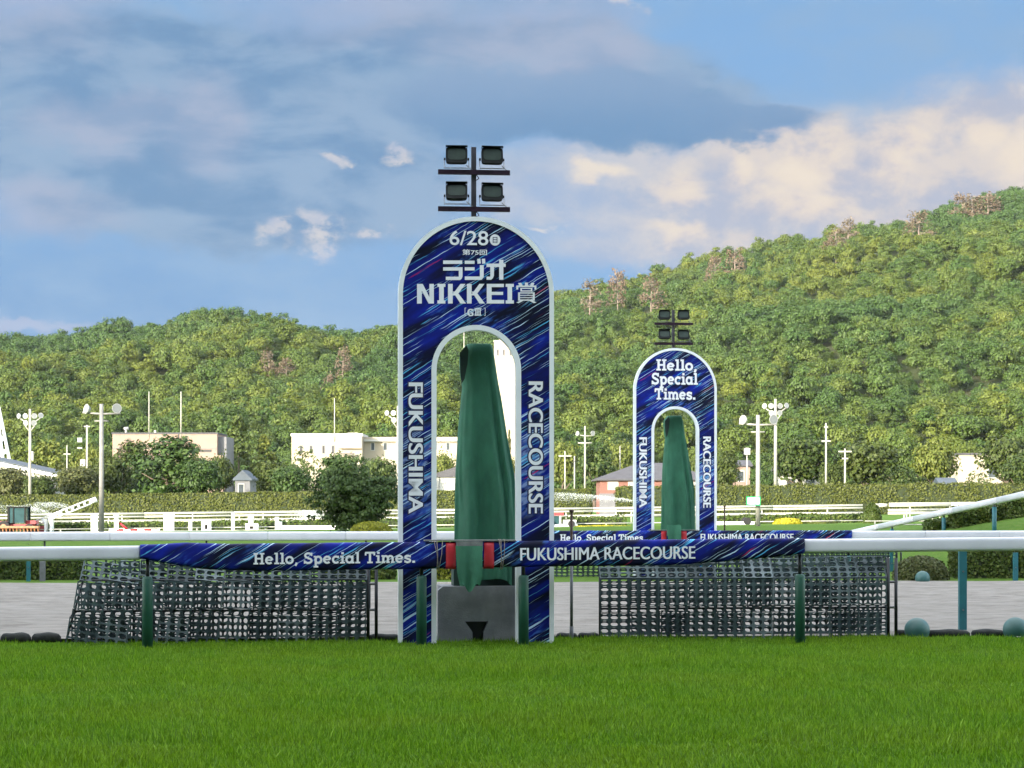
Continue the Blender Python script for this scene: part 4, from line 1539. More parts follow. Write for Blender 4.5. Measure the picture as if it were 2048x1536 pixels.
make_dome(W(near(1834, 1278, .42)[0], .42, 0), .160, 'green dome at the turf edge, just right of the near mat guard')
make_dome(W(near(2031, 1278, .42)[0], .42, 0), .160, 'green dome at the turf edge by the right border of the photo')
p = P(1845, 1166, 46.3); make_dome((p.x, p.y, .005), .155, 'distant green dome across the sand in front of a round bush')

# flat teal post beside the rail and one by the far rail
for (px, v, O, wd_, zt, lab) in ((1925, 1.25, O1, .100, 1.15, 'flat teal post between the sand and the near rail, at the right'), (85, -1.35, O2, .12, .56, 'grey-blue flat post beside a slim teal post across the sand at the left'),
                                 (57, -1.35, O2, .085, .56, 'slim bright teal post across the sand, leftmost in the photo'), (2031, -3.6, O2, .10, .62, 'dark teal post across the sand at the right border'),
                                 (1783, -.2, O2, .07, .9, 'slim teal post behind the right end of the near mat guard')):
    u, _ = near(px, 1200, v, O)
    o = empty('flat_post', W(u, v, 0, O), TH, lab, 'post')
    mm = MATS['post_teal'] if px != 85 else MATS['pole_grey']
    MB().bbox((-wd_ / 2, -.03, -.02), (wd_ / 2, .03, zt)).build('board', mm, o)
    mb = MB()
    for z in (.3, .8):
        mb.tube([(0, -.028, z), (0, -.042, z)], .012, 8)
    mb.build('bolt', MATS['bracket_steel'], o)

# dark kerb stones along the turf edge
STONES = [(0, 62, 'dark rounded kerb stone at the left border of the photo'), (62, 122, 'dark rounded kerb stone touching the left mat guard'), (-62, 0, 'dark kerb stone beyond the left border'),
          (734, 800, 'low dark kerb stone between the left mat guard and the near arch'), (1112, 1156, 'low dark kerb stone behind the thin grey pole'), (1156, 1200, 'low dark kerb stone touching the right mat guard'),
          (1792, 1850, 'low dark kerb stone behind the green dome beside the mat guard'), (1852, 1942, 'long dark kerb stone at the foot of the flat teal post'), (1944, 2010, 'dark kerb stone between the teal post and the last green dome'), (2012, 2090, 'dark kerb stone behind the dome at the right border')]
for i, (x0, x1, lab) in enumerate(STONES):
    ua, _ = near(x0, 1280, .62); ub, _ = near(x1, 1280, .62)
    r = random.Random(i)
    hw = (ub - ua) / 2 - .004
    hh = .125 if x0 < 200 else .085 if x0 < 1700 else .10
    secs = []
    for j in range(13):
        t = -1 + 2 * j / 12
        k = (1 - abs(t) ** 5) ** .5 if abs(t) < 1 else 0.12
        k = max(k, .12)
        secs.append([(t * hw, a * .13 * k + r.uniform(-.004, .004), (b * .5 + .5) * hh * (.55 + .45 * k) * (1 + .05 * math.sin(5 * t + i)) - .02) for a, b in supell(16, 3)])
    mb = MB(); loft(mb, secs)
    tag(mb.build('kerb_stone', MATS['stone_dark'], None, loc=W((ua + ub) / 2, .66, 0), rot=(0, 0, TH)), lab, 'stone', 'kerb stones at the turf edge')

# ------------------------------------------------------------------ clipped hedges and round shrubs
def hedge_quads(fn, n, leaf, seed):
    """fn(r, n) -> points, normals"""
    r = np.random.default_rng(seed)
    c, nn = fn(r, n)
    return leaf_quads(c, nn + .5 * r.normal(size=c.shape), np.full(len(c), leaf), r)


def box_surface(lx, ly, lz, wob=.04):
    def f(r, n):
        a = np.array([lx * lz, lx * lz * .3, lx * ly, ly * lz, ly * lz]); k = r.choice(5, n, p=a / a.sum())
        x = r.uniform(-lx / 2, lx / 2, n); y = r.uniform(-ly / 2, ly / 2, n); z = r.uniform(0, lz, n)
        nn = np.zeros((n, 3))
        y = np.where(k == 0, -ly / 2, np.where(k == 1, ly / 2, y)); nn[:, 1] = np.where(k == 0, -1, np.where(k == 1, 1, 0))
        z = np.where(k == 2, lz, z); nn[:, 2] = np.where(k == 2, 1, 0.15)
        x = np.where(k == 3, -lx / 2, np.where(k == 4, lx / 2, x)); nn[:, 0] = np.where(k == 3, -1, np.where(k == 4, 1, 0))
        w = wob * (np.sin(x * 2.1) + np.sin(x * .7 + z * 3) + np.sin(x * 5.3 + y * 4)) / 2
        p = np.stack([x, y, z], -1) + nn * (w + r.normal(0, wob * .6, n))[:, None]
        p[:, 2] = np.maximum(p[:, 2], 0)
        return p, nn
    return f


def dome_surface(rx, ry, rz, e=1.0):
    def f(r, n):
        d = unit(r.normal(size=(n, 3))); d[:, 2] = np.abs(d[:, 2])
        q = d / np.maximum(np.abs(d).max(1, keepdims=True), 1e-6) * (1 - e) + d * e
        p = q * np.array([rx, ry, rz]) * (1 + r.normal(0, .03, n))[:, None]
        return p, d
    return f


def hedge(name, px0, px1, top, d, depth, leafm, label, n, leaf, base=None, wob=.05, rz=0.0, cat='hedge', group=None, core=True):
    gz = float(max(ground_z(XW((px0 + px1) / 2, d), d), 0)) if base is None else base
    x0, x1 = XW(px0, d), XW(px1, d)
    h = ZW(top, d) - gz
    o = empty(name, ((x0 + x1) / 2, d + depth / 2, gz), rz, label, cat, group)
    L = x1 - x0
    link('foliage', np_mesh('foliage', hedge_quads(box_surface(L, depth, h, wob), n, leaf, int(px0) % 997 + 5), 4), MATS[leafm], o)
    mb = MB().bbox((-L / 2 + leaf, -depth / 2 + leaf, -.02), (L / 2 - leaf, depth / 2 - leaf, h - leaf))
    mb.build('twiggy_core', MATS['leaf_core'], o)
    return o


def shrub(name, px, top, w, d, leafm, label, n, leaf, e=1.0, base=None, group=None, depth=None):
    gz = float(max(ground_z(XW(px, d), d), 0)) if base is None else base
    h = ZW(top, d) - gz
    rx = w * d / F / 2
    o = empty(name, (XW(px, d), d, gz), 0, label, 'shrub', group)
    ry = depth or rx
    link('foliage', np_mesh('foliage', hedge_quads(dome_surface(rx, ry, h, e), n, leaf, int(px) + 3), 4), MATS[leafm], o)
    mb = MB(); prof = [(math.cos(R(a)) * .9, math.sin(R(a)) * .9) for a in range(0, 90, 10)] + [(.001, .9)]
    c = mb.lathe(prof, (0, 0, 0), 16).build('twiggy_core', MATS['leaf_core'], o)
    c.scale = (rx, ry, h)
    return o


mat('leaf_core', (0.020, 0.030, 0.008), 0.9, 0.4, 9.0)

# tall clipped hedge beyond the far rails, in two runs
h1_ = hedge('tall_hedge', -330, 1182, 987, 160, 1.6, 'leaf_hedge', 'long tall clipped hedge on the left, behind the far white rails', 30000, .075, .4, wob=.05)
h1_.rotation_euler.y = -.0115
h2_ = hedge('tall_hedge', 1234, 2420, 970, 160, 1.6, 'leaf_hedge', 'long tall clipped hedge on the right, behind the far white rails', 26000, .075, .8, wob=.10)
h2_.rotation_euler.y = -.007
# low clipped hedge strip between the rails
h3_ = hedge('low_hedge', -200, 1250, 1042, 111, .6, 'leaf_clipped', 'low dark hedge strip under the white rails on the left', 6000, .06)
h3_.rotation_euler.y = -.0115
h4_ = hedge('low_hedge', 1420, 1740, 1031, 111, .6, 'leaf_clipped', 'low dark hedge strip under the white rails on the right', 2600, .06)
h4_.rotation_euler.y = -.0115

# hedges and bushes along the far edge of the sand
hedge('clipped_hedge', -120, 152, 1104, 47.7, .9, 'leaf_clipped', 'clipped green hedge across the sand at the left border', 6500, .035, 0, .03)
hedge('clipped_hedge', 640, 785, 1112, 48.0, .8, 'leaf_clipped', 'clipped green hedge across the sand just left of the near arch', 3600, .035, 0, .03)
hedge('clipped_hedge', 856, 905, 1118, 47.8, .7, 'leaf_lime', 'small yellowish hedge seen through the near arch beside its plinth', 1500, .035, 0, .03)
shrub('round_bush', 1842, 1114, 108, 47.6, 'leaf_brown', 'round brownish bush across the sand behind the distant green dome', 5200, .032, .85, 0)
hedge('clipped_hedge', 1912, 2026, 1098, 47.8, .9, 'leaf_clipped', 'clipped green hedge across the sand behind the flat teal post', 4200, .035, 0, .03)
hedge('clipped_hedge', 2040, 2140, 1090, 47.8, .9, 'leaf_clipped', 'clipped green hedge across the sand at the right border', 3200, .035, 0, .03)
# hedges up the mound at the right
for (px0, px1, top, d, lab, n) in ((1862, 1912, 1045, 58, 'small dark hedge at the left foot of the grass mound', 2200), (1914, 1985, 1019, 57, 'dark hedge in the middle of the grass mound', 3400),
                                   (1985, 2026, 1012, 56.5, 'dark hedge stepping up the grass mound, second from the right', 2600), (2026, 2150, 997, 56, 'dark hedge high on the grass mound at the right border', 5000)):
    gz = float(mound_h(np.array(XW((px0 + px1) / 2, d)), np.array(float(d)))) - .12
    hedge('mound_hedge', px0, px1, top, d, 1.0, 'leaf_clipped', lab, n, .045, gz, .05, group='hedges on the grass mound')

shrub('golden_bush', 1575, 1037, 56, 108.5, 'leaf_gold', 'bright yellow rounded bush right of the far arch', 1800, .055, .8)
shrub('golden_bush', 742, 1044, 84, 95, 'leaf_lime', 'low yellow-green domed bush in front of the big dark tree', 2600, .05, .9)
shrub('golden_bush', 1166, 1054, 40, 108.5, 'leaf_gold', 'small yellow bush left of the far arch, nearest the near arch', 900, .055, .9)
shrub('golden_bush', 1205, 1052, 44, 108.5, 'leaf_gold', 'small yellow bush left of the far arch, middle one', 900, .055, .9)
shrub('golden_bush', 1243, 1057, 36, 108.5, 'leaf_lime', 'small yellow-green bush touching the far arch', 800, .055, .9)
shrub('olive_bush', 1640, 1046, 66, 109.5, 'leaf_hedge', 'low olive bush right of the bright yellow bush', 1500, .06, .9)
shrub('olive_bush', 1745, 1008, 34, 107.5, 'leaf_tree', 'leafy olive bush filling the gap in the far rails', 1500, .07, .9)

# ------------------------------------------------------------------ trees
big = tree('broadleaf_tree', 712, 884, 214, 97, 'bushy', 'leaf_dark', 'big dark green broadleaf tree left of the near arch', base=-.1)
big.children[0].data = np_mesh('crown', crown('dense', 520, 46, .0150, 77), 4); big.children[0].data.materials.append(MATS['leaf_dark'])
TG = 'trees behind the tall hedge'
for a in [
    (18, 922, 96, 188, 'round', 'leaf_brown', 'brownish tree at the left border in front of the blue-roofed house'),
    (78, 940, 70, 182, 'round', 'leaf_olive', 'small green tree right of the six-lamp pole at the left'),
    (152, 922, 100, 186, 'round', 'leaf_brown', 'brown-green spreading tree left of the two-lamp pole at the left'),
    (178, 880, 70, 230, 'round', 'leaf_yellow', 'yellow-green tree behind the thin pole at the left'),
    (95, 880, 90, 260, 'tall', 'leaf_yellow', 'bright tree at the hill foot above the blue-roofed house'),
    (222, 900, 90, 190, 'round', 'leaf_olive', 'green tree right beside the two-lamp pole at the left'),
    (270, 882, 96, 200, 'tall', 'leaf_olive', 'green tree in front of the left end of the pink building'),
    (338, 868, 150, 184, 'tall', 'leaf_dark', 'tall dark green tree in front of the pink building'),
    (300, 893, 104, 194, 'bushy', 'leaf_dark', 'dark tree in front of the pink building, left of the tallest one'),
    (378, 884, 100, 196, 'bushy', 'leaf_tree', 'green tree in front of the pink building, right of the tallest one'),
    (402, 905, 92, 180, 'round', 'leaf_dark', 'dark rounded tree right below the pink building'),
    (440, 900, 62, 208, 'round', 'leaf_olive', 'green tree under the annex of the pink building'),
    (476, 832, 96, 280, 'conifer', 'leaf_tree', 'layered cedar right of the pink building'),
    (530, 872, 90, 270, 'conifer', 'leaf_yellow', 'pale layered cedar between the pink and cream buildings'),
    (556, 916, 92, 186, 'round', 'leaf_olive', 'rounded green tree between the small grey roof and the cream building'),
    (612, 886, 66, 190, 'sparse', 'leaf_tree', 'thin see-through tree in front of the cream building'),
    (580, 922, 84, 182, 'round', 'leaf_dark', 'low dark tree at the foot of the thin see-through tree'),
    (668, 925, 90, 184, 'round', 'leaf_dark', 'dark tree behind the left side of the big tree'),
    (760, 905, 90, 230, 'round', 'leaf_tree', 'green tree against the cream building beside the near arch'),
    (888, 895, 60, 260, 'round', 'leaf_yellow', 'yellow-green tree inside the near arch, left of the cover'),
    (1018, 905, 40, 262, 'round', 'leaf_yellow', 'yellow-green tree inside the near arch, right of the cover'),
    (1018, 862, 22, 262, 'conifer', 'leaf_brown', 'small brown conifer at the foot of the pale tower'),
    (1128, 872, 80, 290, 'round', 'leaf_yellow', 'yellow-green tree right of the near arch behind the thin poles'),
    (1190, 884, 90, 285, 'tall', 'leaf_tree', 'green tree left of the brick house'),
    (1240, 870, 90, 300, 'round', 'leaf_yellow', 'yellow-green tree behind the brick house roof'),
    (1410, 880, 70, 260, 'round', 'leaf_tree', 'green tree just right of the far arch'),
    (1446, 900, 72, 192, 'round', 'leaf_olive', 'olive green tree between the far arch and the tall lamp poles'),
    (1530, 930, 60, 182, 'round', 'leaf_dark', 'small dark tree between the two tall lamp poles'),
    (1600, 862, 132, 190, 'round', 'leaf_olive', 'large rounded tree right of the tall six-lamp pole'),
    (1662, 918, 58, 184, 'round', 'leaf_olive', 'small tree below the right utility poles'),
    (1736, 870, 138, 190, 'round', 'leaf_olive', 'large olive rounded tree right of the utility poles'),
    (1800, 912, 90, 184, 'bushy', 'leaf_olive', 'layered low tree between two large rounded trees at the right'),
    (1840, 908, 70, 190, 'conifer', 'leaf_dark', 'dark layered tree left of the yellow-topped tree at the right'),
    (1872, 872, 92, 187, 'round', 'leaf_yellow', 'yellow-topped tree left of the cream wall at the right'),
    (1800, 852, 90, 300, 'round', 'leaf_hill', 'pale green tree at the hill foot, above the layered low tree'),
    (1958, 938, 64, 183, 'sparse', 'leaf_tree', 'open bush in front of the cream wall at the right'),
    (2016, 858, 112, 200, 'round', 'leaf_olive', 'large green tree right of the cream wall'),
    (2042, 900, 90, 186, 'round', 'leaf_olive', 'green tree at the right border'),
    (-60, 900, 110, 190, 'round', 'leaf_tree', 'green tree beyond the left border'),
    (2130, 880, 110, 190, 'round', 'leaf_tree', 'green tree beyond the right border'),
]:
    a = a[:2] + (a[2] * (1.24 if a[3] < 215 and a[4] != 'sparse' else 1.1),) + a[3:]
    tree('broadleaf_tree' if a[4] != 'conifer' else 'conifer_tree', *a, group=TG)


# ------------------------------------------------------------------ far rails
def far_rail(px0, px1, top0, top1, d, th, posts, label, dep=.14, sub=None):
    o = empty('far_rail', (0, d, 0), 0, label, 'rail', 'white rails across the infield')
    x0, x1 = XW(px0, d), XW(px1, d); z0, z1 = ZW(top0, d), ZW(top1, d)
    n = max(2, int((x1 - x0) / 5))
    for k in range(n):
        a, b = k / n, (k + 1) / n
        xa, xb = x0 + (x1 - x0) * a, x0 + (x1 - x0) * b - .02
        za, zb = z0 + (z1 - z0) * a, z0 + (z1 - z0) * b
        mb = MB(); loft(mb, [bar_section(xa, 0, za - th, za, dep, 12, 3), bar_section(xb, 0, zb - th, zb, dep, 12, 3)])
        mb.build('rail_length', MATS['far_white'], o)
    for q in posts:
        x = XW(q, d); gz = float(max(ground_z(x, d), 0)); z = z0 + (z1 - z0) * (x - x0) / (x1 - x0)
        MB().tube([(x, .02, gz - .05), (x, .02, z - th * .5)], .040, 8).build('post', MATS['far_white'], o)
    return o


def rowposts(a, b, n):
    return [a + (b - a) * (i + .5) / n for i in range(n)]


far_rail(-250, 1726, 1031, 1008.5, 132, .13, rowposts(-250, 1726, 14), 'topmost long white rail in front of the tall hedge')
far_rail(-250, 1726, 1038, 1014, 126, .11, rowposts(-240, 1720, 15), 'second long white rail from the tall hedge')
far_rail(-250, 1726, 1045, 1023.5, 116, .14, rowposts(-230, 1700, 18), 'third long white rail from the tall hedge, over the low hedge strip')
far_rail(-250, 1730, 1061.5, 1040, 109.5, .05, rowposts(-220, 1690, 14), 'thin low white rail at the edge of the shade')
far_rail(-250, 1730, 1067, 1047.5, 108.6, .04, rowposts(-210, 1680, 14), 'lowest thin white line of rail at the edge of the shade')
far_rail(1740, 1775, 1007, 1007, 126, .20, [1750], 'short white rail piece in the gap left of the oblique rail')
far_rail(1778, 2026, 1005.5, 1003, 126, .24, rowposts(1780, 2020, 3), 'upper far white rail crossing behind the oblique rail')
far_rail(1776, 1985, 1018, 1016, 118, .12, rowposts(1780, 1980, 3), 'middle far white rail crossing behind the oblique rail')
far_rail(1776, 1960, 1023.5, 1022, 112, .15, rowposts(1780, 1950, 3), 'lower far white rail crossing behind the oblique rail')
for i, (x0, x1, y, lab) in enumerate(((1730, 1920, 1041, 'uppermost of three thin white lines under the oblique rail'), (1780, 1885, 1048, 'middle of three thin white lines under the oblique rail'), (1786, 1862, 1054, 'lowest of three thin white lines under the oblique rail'))):
    far_rail(x0, x1, y, y, 104 - i * 3, .05, [x0 + 20, x1 - 20], lab, .05)

# oblique rail climbing the mound
o = empty('oblique_rail', (0, 0, 0), 0, 'white rail on green posts climbing obliquely to the upper right', 'rail')
pa, pb = P(1696, 1062, 66), P(2210, 946, 47)
for k in range(6):
    a = pa.lerp(pb, k / 6); b = pa.lerp(pb, (k + 1) / 6 - .001)
    th = .165
    dv = Vector((pb.y - pa.y, -(pb.x - pa.x), 0)).normalized() * .07
    sec = lambda q: [tuple(q + dv * c + Vector((0, 0, -th / 2 + s * th / 2))) for c, s in supell(16, 3)]
    mb = MB(); loft(mb, [sec(a), sec(b)]); mb.build('rail_length', MATS['rail_white'], o)
for px in (1784, 1887, 1990, 2100):
    best = min((abs((pa.lerp(pb, t / 200).x / pa.lerp(pb, t / 200).y) * F + 1024 - px), t) for t in range(201))[1] / 200
    q = pa.lerp(pb, best)
    gz = float(mound_h(np.array(q.x), np.array(q.y)))
    ps = MB().tube([(q.x, q.y, gz - .3), (q.x, q.y, q.z - .22)], .055, 12).build('post_sleeve', MATS['post_teal'], o)
    MB().tube([(q.x, q.y, q.z - .24), (q.x, q.y, q.z - .08)], .03, 8).build('stem', MATS['pole_grey'], ps)
# lower rail on the mound seen under the near rail
o = empty('mound_rail', (0, 0, 0), 0, 'short white rail on the grass seen under the near rail at the right', 'rail')
a, b = P(1770, 1114, 52.5), P(2090, 1106, 51.0)
mb = MB(); loft(mb, [bar_section(a.x, a.y, a.z - .12, a.z, .1, 12, 3), bar_section(b.x, b.y, b.z - .12, b.z, .1, 12, 3)])
mb.build('rail_length', MATS['white_paint'], o)
for t in (.1, .5, .9):
    q = a.lerp(b, t); MB().tube([(q.x, q.y + .02, 0), (q.x, q.y + .02, q.z - .05)], .03, 8).build('post', MATS['white_paint'], o)


# ------------------------------------------------------------------ lamp poles
def lamp_head(mb, c, r_, dirv):
    rot = Vector((0, 0, 1)).rotation_difference(Vector(dirv)).to_matrix()
    mb.lathe([(.001, -r_ * .9), (r_ * .45, -r_ * .75), (r_ * .85, -r_ * .25), (r_, .05 * r_), (r_ * .97, .12 * r_), (r_ * .9, .06 * r_), (.001, .03 * r_)], c, 16, rot)


def lamp_pole(px, base, top, d, r0, arm, label, m='pole_white', box=None, ls=1.0):
    gz = ZW(base, d)
    s = d / F
    o = empty('lamp_pole', (XW(px, d), d, gz), 0, label, 'lamp post', 'racecourse lamp poles')
    H = (base - top) * s
    MB().tube([(0, 0, -.3), (0, 0, H)], [r0, r0 * .72], 14).build('pole', MATS[m], o)
    if arm == 2:
        za = H - 20 * s
        MB().tube([(-38 * s * ls, 0, za + 3 * s), (0, 0, za), (38 * s * ls, 0, za + 1 * s)], 2.0 * s * ls, 8).build('arm', MATS[m], o)
        MB().tube([(-14 * s, 0, za - 14 * s), (14 * s, 0, za - 14 * s)], 1.6 * s, 6).build('lower_arm', MATS[m], o)
        spots = [(-30 * ls, 10 * ls, (-.75, -.62, .15), 10 * ls), (31 * ls, 11 * ls, (.45, -.88, -.05), 10 * ls)]
    else:
        za = H - 14 * s
        mb = MB()
        for sg in (-1, 1):
            mb.tube([(0, 0, H - 46 * s), (sg * 9 * s, 0, H - 34 * s), (sg * 9 * s, 0, H - 26 * s), (sg * 24 * s, 0, H - 16 * s)], 1.3 * s, 6)
        mb.build('arm', MATS[m], o)
        spots = [(-22, 0, (-.6, -.8, .0), 5.6), (-9, 0, (-.2, -.95, .0), 5.6), (9, 0, (.2, -.95, .0), 5.6), (22, 1, (.5, -.85, .2), 5.6), (-8, -14, (-.2, -.95, -.1), 5.6), (8, -14, (.2, -.95, -.1), 5.6)]
    for (dx, dz, dv, rr) in spots:
        mb = MB(); lamp_head(mb, (dx * s, -1.5 * s, za + dz * s), rr * s, dv)
        h = mb.build('lamp_head', MATS['lamp_white'], o)
        mb = MB(); n_ = Vector(dv).normalized()
        rot = Vector((0, 0, 1)).rotation_difference(n_).to_matrix()
        mb.lathe([(.001, .09 * rr * s), (rr * s * .82, .09 * rr * s)], (dx * s, -1.5 * s, za + dz * s), 16, rot); mb.build('lens', MATS['lamp_glass'], h)
    if box:
        MB().bbox((box * s - 2 * s, -.1, H * .45), (box * s + 2 * s, .1, H * .45 + 18 * s)).build('box', MATS['steel_pale'], o)
    return o


lamp_pole(203, 1072, 808, 101, .125, 2, 'thick grey lamp pole with two round lamps at the left', 'pole_concrete')
lamp_pole(60, 1005, 818, 165, .125, 6, 'white pole with six round lamps at the left', box=5)
lp = lamp_pole(1516, 1066, 830, 103, .12, 2, 'white lamp pole with two lamps and a green sign right of the far arch')
lamp_pole(1551, 985, 798, 170, .14, 6, 'tall white pole with six round lamps right of the far arch')
lamp_pole(796, 1000, 812, 166, .12, 6, 'pole with round lamps half hidden by the left edge of the near arch')
lamp_pole(1170, 992, 852, 172, .085, 2, 'white lamp pole between the near arch and the brick house', ls=.5)
# green sign on that pole
d = 102.5
c = P(1507, 1002, d)
o = empty('green_sign', c, 0, 'small green sign with white lettering on the two-lamp pole', 'sign')
sw, sh = 28 * d / F, 18 * d / F
MB().bbox((-sw / 2, 0, -sh / 2), (sw / 2, .05, sh / 2)).build('board', MATS['sign_green'], o)
MB().bbox((-sw * .43, -.006, -sh * .36), (sw * .43, -.001, sh * .36)).build('face', MATS['white_paint'], o)
mb = MB()
for i, x in enumerate((-.30, -.06, .20)):
    for k in range(3):
        mb.bbox((sw * (x - .08), -.012, sh * (-.26 + .2 * k)), (sw * (x + .08), -.008, sh * (-.19 + .2 * k)))
    mb.bbox((sw * (x + (.05 if i != 1 else -.08)), -.0125, sh * -.26), (sw * (x + (.08 if i != 1 else -.05)), -.0085, sh * .24))
mb.build('lettering', MATS['sign_green'], o)


def utility_pole(px, base, top, d, r0, arms, label, m='pole_white', extra=None):
    s = d / F
    gz = ZW(base, d)
    o = empty('utility_pole', (XW(px, d), d, gz), 0, label, 'pole', 'thin poles beyond the hedge')
    H = (base - top) * s
    MB().tube([(0, 0, -.5), (0, 0, H)], [r0, r0 * .7], 10).build('pole', MATS[m], o)
    for (dy, w) in arms:
        MB().bbox((-w * s, -.06, H - dy * s - .06), (w * s, .06, H - dy * s + .06)).build('crossarm', MATS[m], o)
    if extra:
        for (dx, dy, w, h) in extra:
            MB().bbox(((dx - w / 2) * s, -.2, H - (dy + h / 2) * s), ((dx + w / 2) * s, .1, H - (dy - h / 2) * s)).build('box', MATS['steel_pale'], o)


utility_pole(174, 990, 850, 220, .12, [(3, 6)], 'slim pole with small boxes left of the two-lamp pole', extra=[(-14, 30, 9, 9), (-14, 46, 9, 3), (-8, 76, 10, 14)])
utility_pole(134, 985, 890, 240, .08, [(18, 7)], 'small thin pole among yellow trees at the left')
utility_pole(1130, 985, 902, 230, .09, [(10, 13)], 'thin pole with a crossarm right of the near arch, left of two')
utility_pole(1149, 985, 912, 232, .09, [], 'thin plain pole right of the near arch, right of two')
utility_pole(1240, 945, 892, 290, .09, [], 'thin mast above the left roof slope of the brick house')
utility_pole(1652, 985, 846, 174, .09, [(36, 9), (8, 4)], 'thin utility pole with crossarms right of the large rounded tree')
utility_pole(1690, 985, 897, 172, .09, [(6, 13), (20, 6)], 'short utility pole with a crossarm left of the large olive tree')
utility_pole(298, 868, 783, 262, .07, [], 'thin antenna mast on the pink building, left of two')
utility_pole(362, 868, 783, 262, .08, [], 'thin antenna mast on the pink building, right of two')
utility_pole(669, 875, 796, 272, .07, [], 'thin antenna mast on the cream building')
utility_pole(928, 760, 655, 420, .10, [], 'thin pale mast seen on the hill through the top of the near arch')
utility_pole(1494, 985, 897, 172, .08, [(0, 3)], 'white box sign on a short pole left of the tall lamp poles', extra=[(0, 6, 12, 13)])


# ------------------------------------------------------------------ buildings
def building(name, px0, px1, top, d, depth, wall, label, base=None, rz=0.0):
    gz = float(ground_z(XW((px0 + px1) / 2, d), d)) - .2 if base is None else base
    x0, x1 = XW(px0, d), XW(px1, d)
    o = empty(name, ((x0 + x1) / 2, d, gz), rz, label, 'building')
    w, h = x1 - x0, ZW(top, d) - gz
    MB().bbox((-w / 2, 0, 0), (w / 2, depth, h)).build('wall', MATS[wall], o)
    return o, w, h, gz


def opening(o, x0, x1, z0, z1, m='window_glass', frame=True, nm='window', y=0.0):
    f = MB()
    f.bbox((x0 - .08, y - .05, z0 - .08), (x1 + .08, y + .02, z0)).bbox((x0 - .08, y - .05, z1), (x1 + .08, y + .02, z1 + .08))
    f.bbox((x0 - .08, y - .05, z0), (x0, y + .02, z1)).bbox((x1, y - .05, z0), (x1 + .08, y + .02, z1))
    w = f.build(nm, MATS['wall_white' if frame else 'wall_grey'], o)
    MB().bbox((x0, y - .03, z0), (x1, y + .01, z1)).build('pane', MATS[m], w)


# pink flat-roofed building on the left
o, w, h, gz = building('flat_roof_building', 225, 434, 868, 262, 9, 'wall_pink', 'pink flat-roofed building with antennas on the left')
s = 262 / F
MB().bbox((-w / 2 - .1, -.1, h), (w / 2 + .1, 9.1, h + .18)).build('parapet', MATS['roof_grey'], o)
MB().bbox((-w / 2, -.04, h - 1.75), (w / 2, -.005, h - 1.68)).build('joint_line', MATS['wall_grey'], o)
MB().bbox((w / 2 - 66 * s, -.05, h - 36 * s), (w / 2 - 11 * s, -.004, h - 31 * s)).build('strip_window', MATS['dark_opening'], o)
MB().bbox((w / 2 - 78 * s, -.05, h - 16 * s), (w / 2 - 76 * s, -.004, h)).build('downpipe', MATS['roof_grey'], o)
MB().bbox((w / 2 + .01, 1.0, 0), (w / 2 + 1.0, 8, h - .3)).build('shaded_side', MATS['wall_grey'], o)  # building's right side, its shade put into the grey wall colour
MB().bbox((w / 2 - 6 * s, -1.2, 0), (w / 2 + 14 * s, -.02, h - 43 * s)).build('annex', MATS['wall_pink'], o)
v = MB(); v.tube([(-w / 2 + 24 * s, 1, h), (-w / 2 + 24 * s, 1, h + 9 * s)], 2 * s, 8); v.tube([(-w / 2 + 20 * s, 1, h + 11 * s), (-w / 2 + 29 * s, 1, h + 12 * s)], 3.2 * s, 8)
v.build('roof_vent', MATS['steel_pale'], o)
for dx in (80,):
    MB().bbox((-w / 2 + dx * s, 1, h + .1), (-w / 2 + (dx + 4) * s, 1.5, h + 8 * s)).build('roof_unit', MATS['steel_pale'], o)

# cream building
o, w, h, gz = building('cream_building', 583, 724, 871, 272, 10, 'wall_cream', 'cream block with slit windows left of the near arch')
s = 272 / F
MB().bbox((-w / 2 - .1, -.12, h - .1), (w / 2 + .1, 10.1, h + .25)).build('parapet', MATS['wall_white'], o)
MB().bbox((w / 2 - 46 * s, -.6, h - 2.6 * s * 10), (w / 2, -.02, h - 5 * s)).build('bay', MATS['wall_cream'], o)
for x in (602, 622, 647, 666):
    xx = (x - 653.5) * s
    opening(o, xx - 1.6 * s, xx + 1.6 * s, h - 35 * s, h - 21 * s, 'dark_opening', False)
MB().bbox((w / 2 - 45 * s, -1.1, h - 38 * s), (w / 2 - 14 * s, -.61, h - 36 * s)).build('canopy', MATS['roof_grey'], o)
MB().bbox((-30 * s + w / 2, 1, h + .26), (-10 * s + w / 2, 4, h + 6 * s)).build('roof_unit', MATS['wall_white'], o)
MB().tube([(-w / 2 + 18 * s, 1.5, h + .1), (-w / 2 + 18 * s, 1.5, h + 1.5 * s)], 7 * s, 14).build('roof_tank', MATS['wall_white'], o)
o, w, h, gz = building('low_cream_wing', 728, 916, 874, 275, 8, 'wall_cream', 'long low cream wing behind the left leg of the near arch')
s = 275 / F
MB().bbox((-w / 2, -.5, h - 9 * s), (w / 2, -.02, h - 5 * s)).build('balcony_slab', MATS['wall_white'], o)
for k in range(7):
    x = -w / 2 + (k + .7) * w / 7.5
    opening(o, x - 3 * s, x + 3 * s, h - 26 * s, h - 12 * s, 'window_glass')

# pale tower
o, w, h, gz = building('pale_tower', 988, 1030, 684, 316, 4.0, 'wall_cream', 'tall pale tower seen through the near arch', base=0)
s = 316 / F
for x in (995.5, 1007.5, 1021):
    xx = (x - 1009) * s
    opening(o, xx - .9 * s, xx + .9 * s, h - 26 * s, h - 16 * s, 'dark_opening', False)
MB().bbox((-11 * s, .6, h), (-1 * s, 1.6, h + 15 * s)).build('roof_stack', MATS['wall_pink'], o)
MB().bbox((-w / 2 - .06, -.06, h), (w / 2 + .06, 4.06, h + .25)).build('parapet', MATS['wall_white'], o)


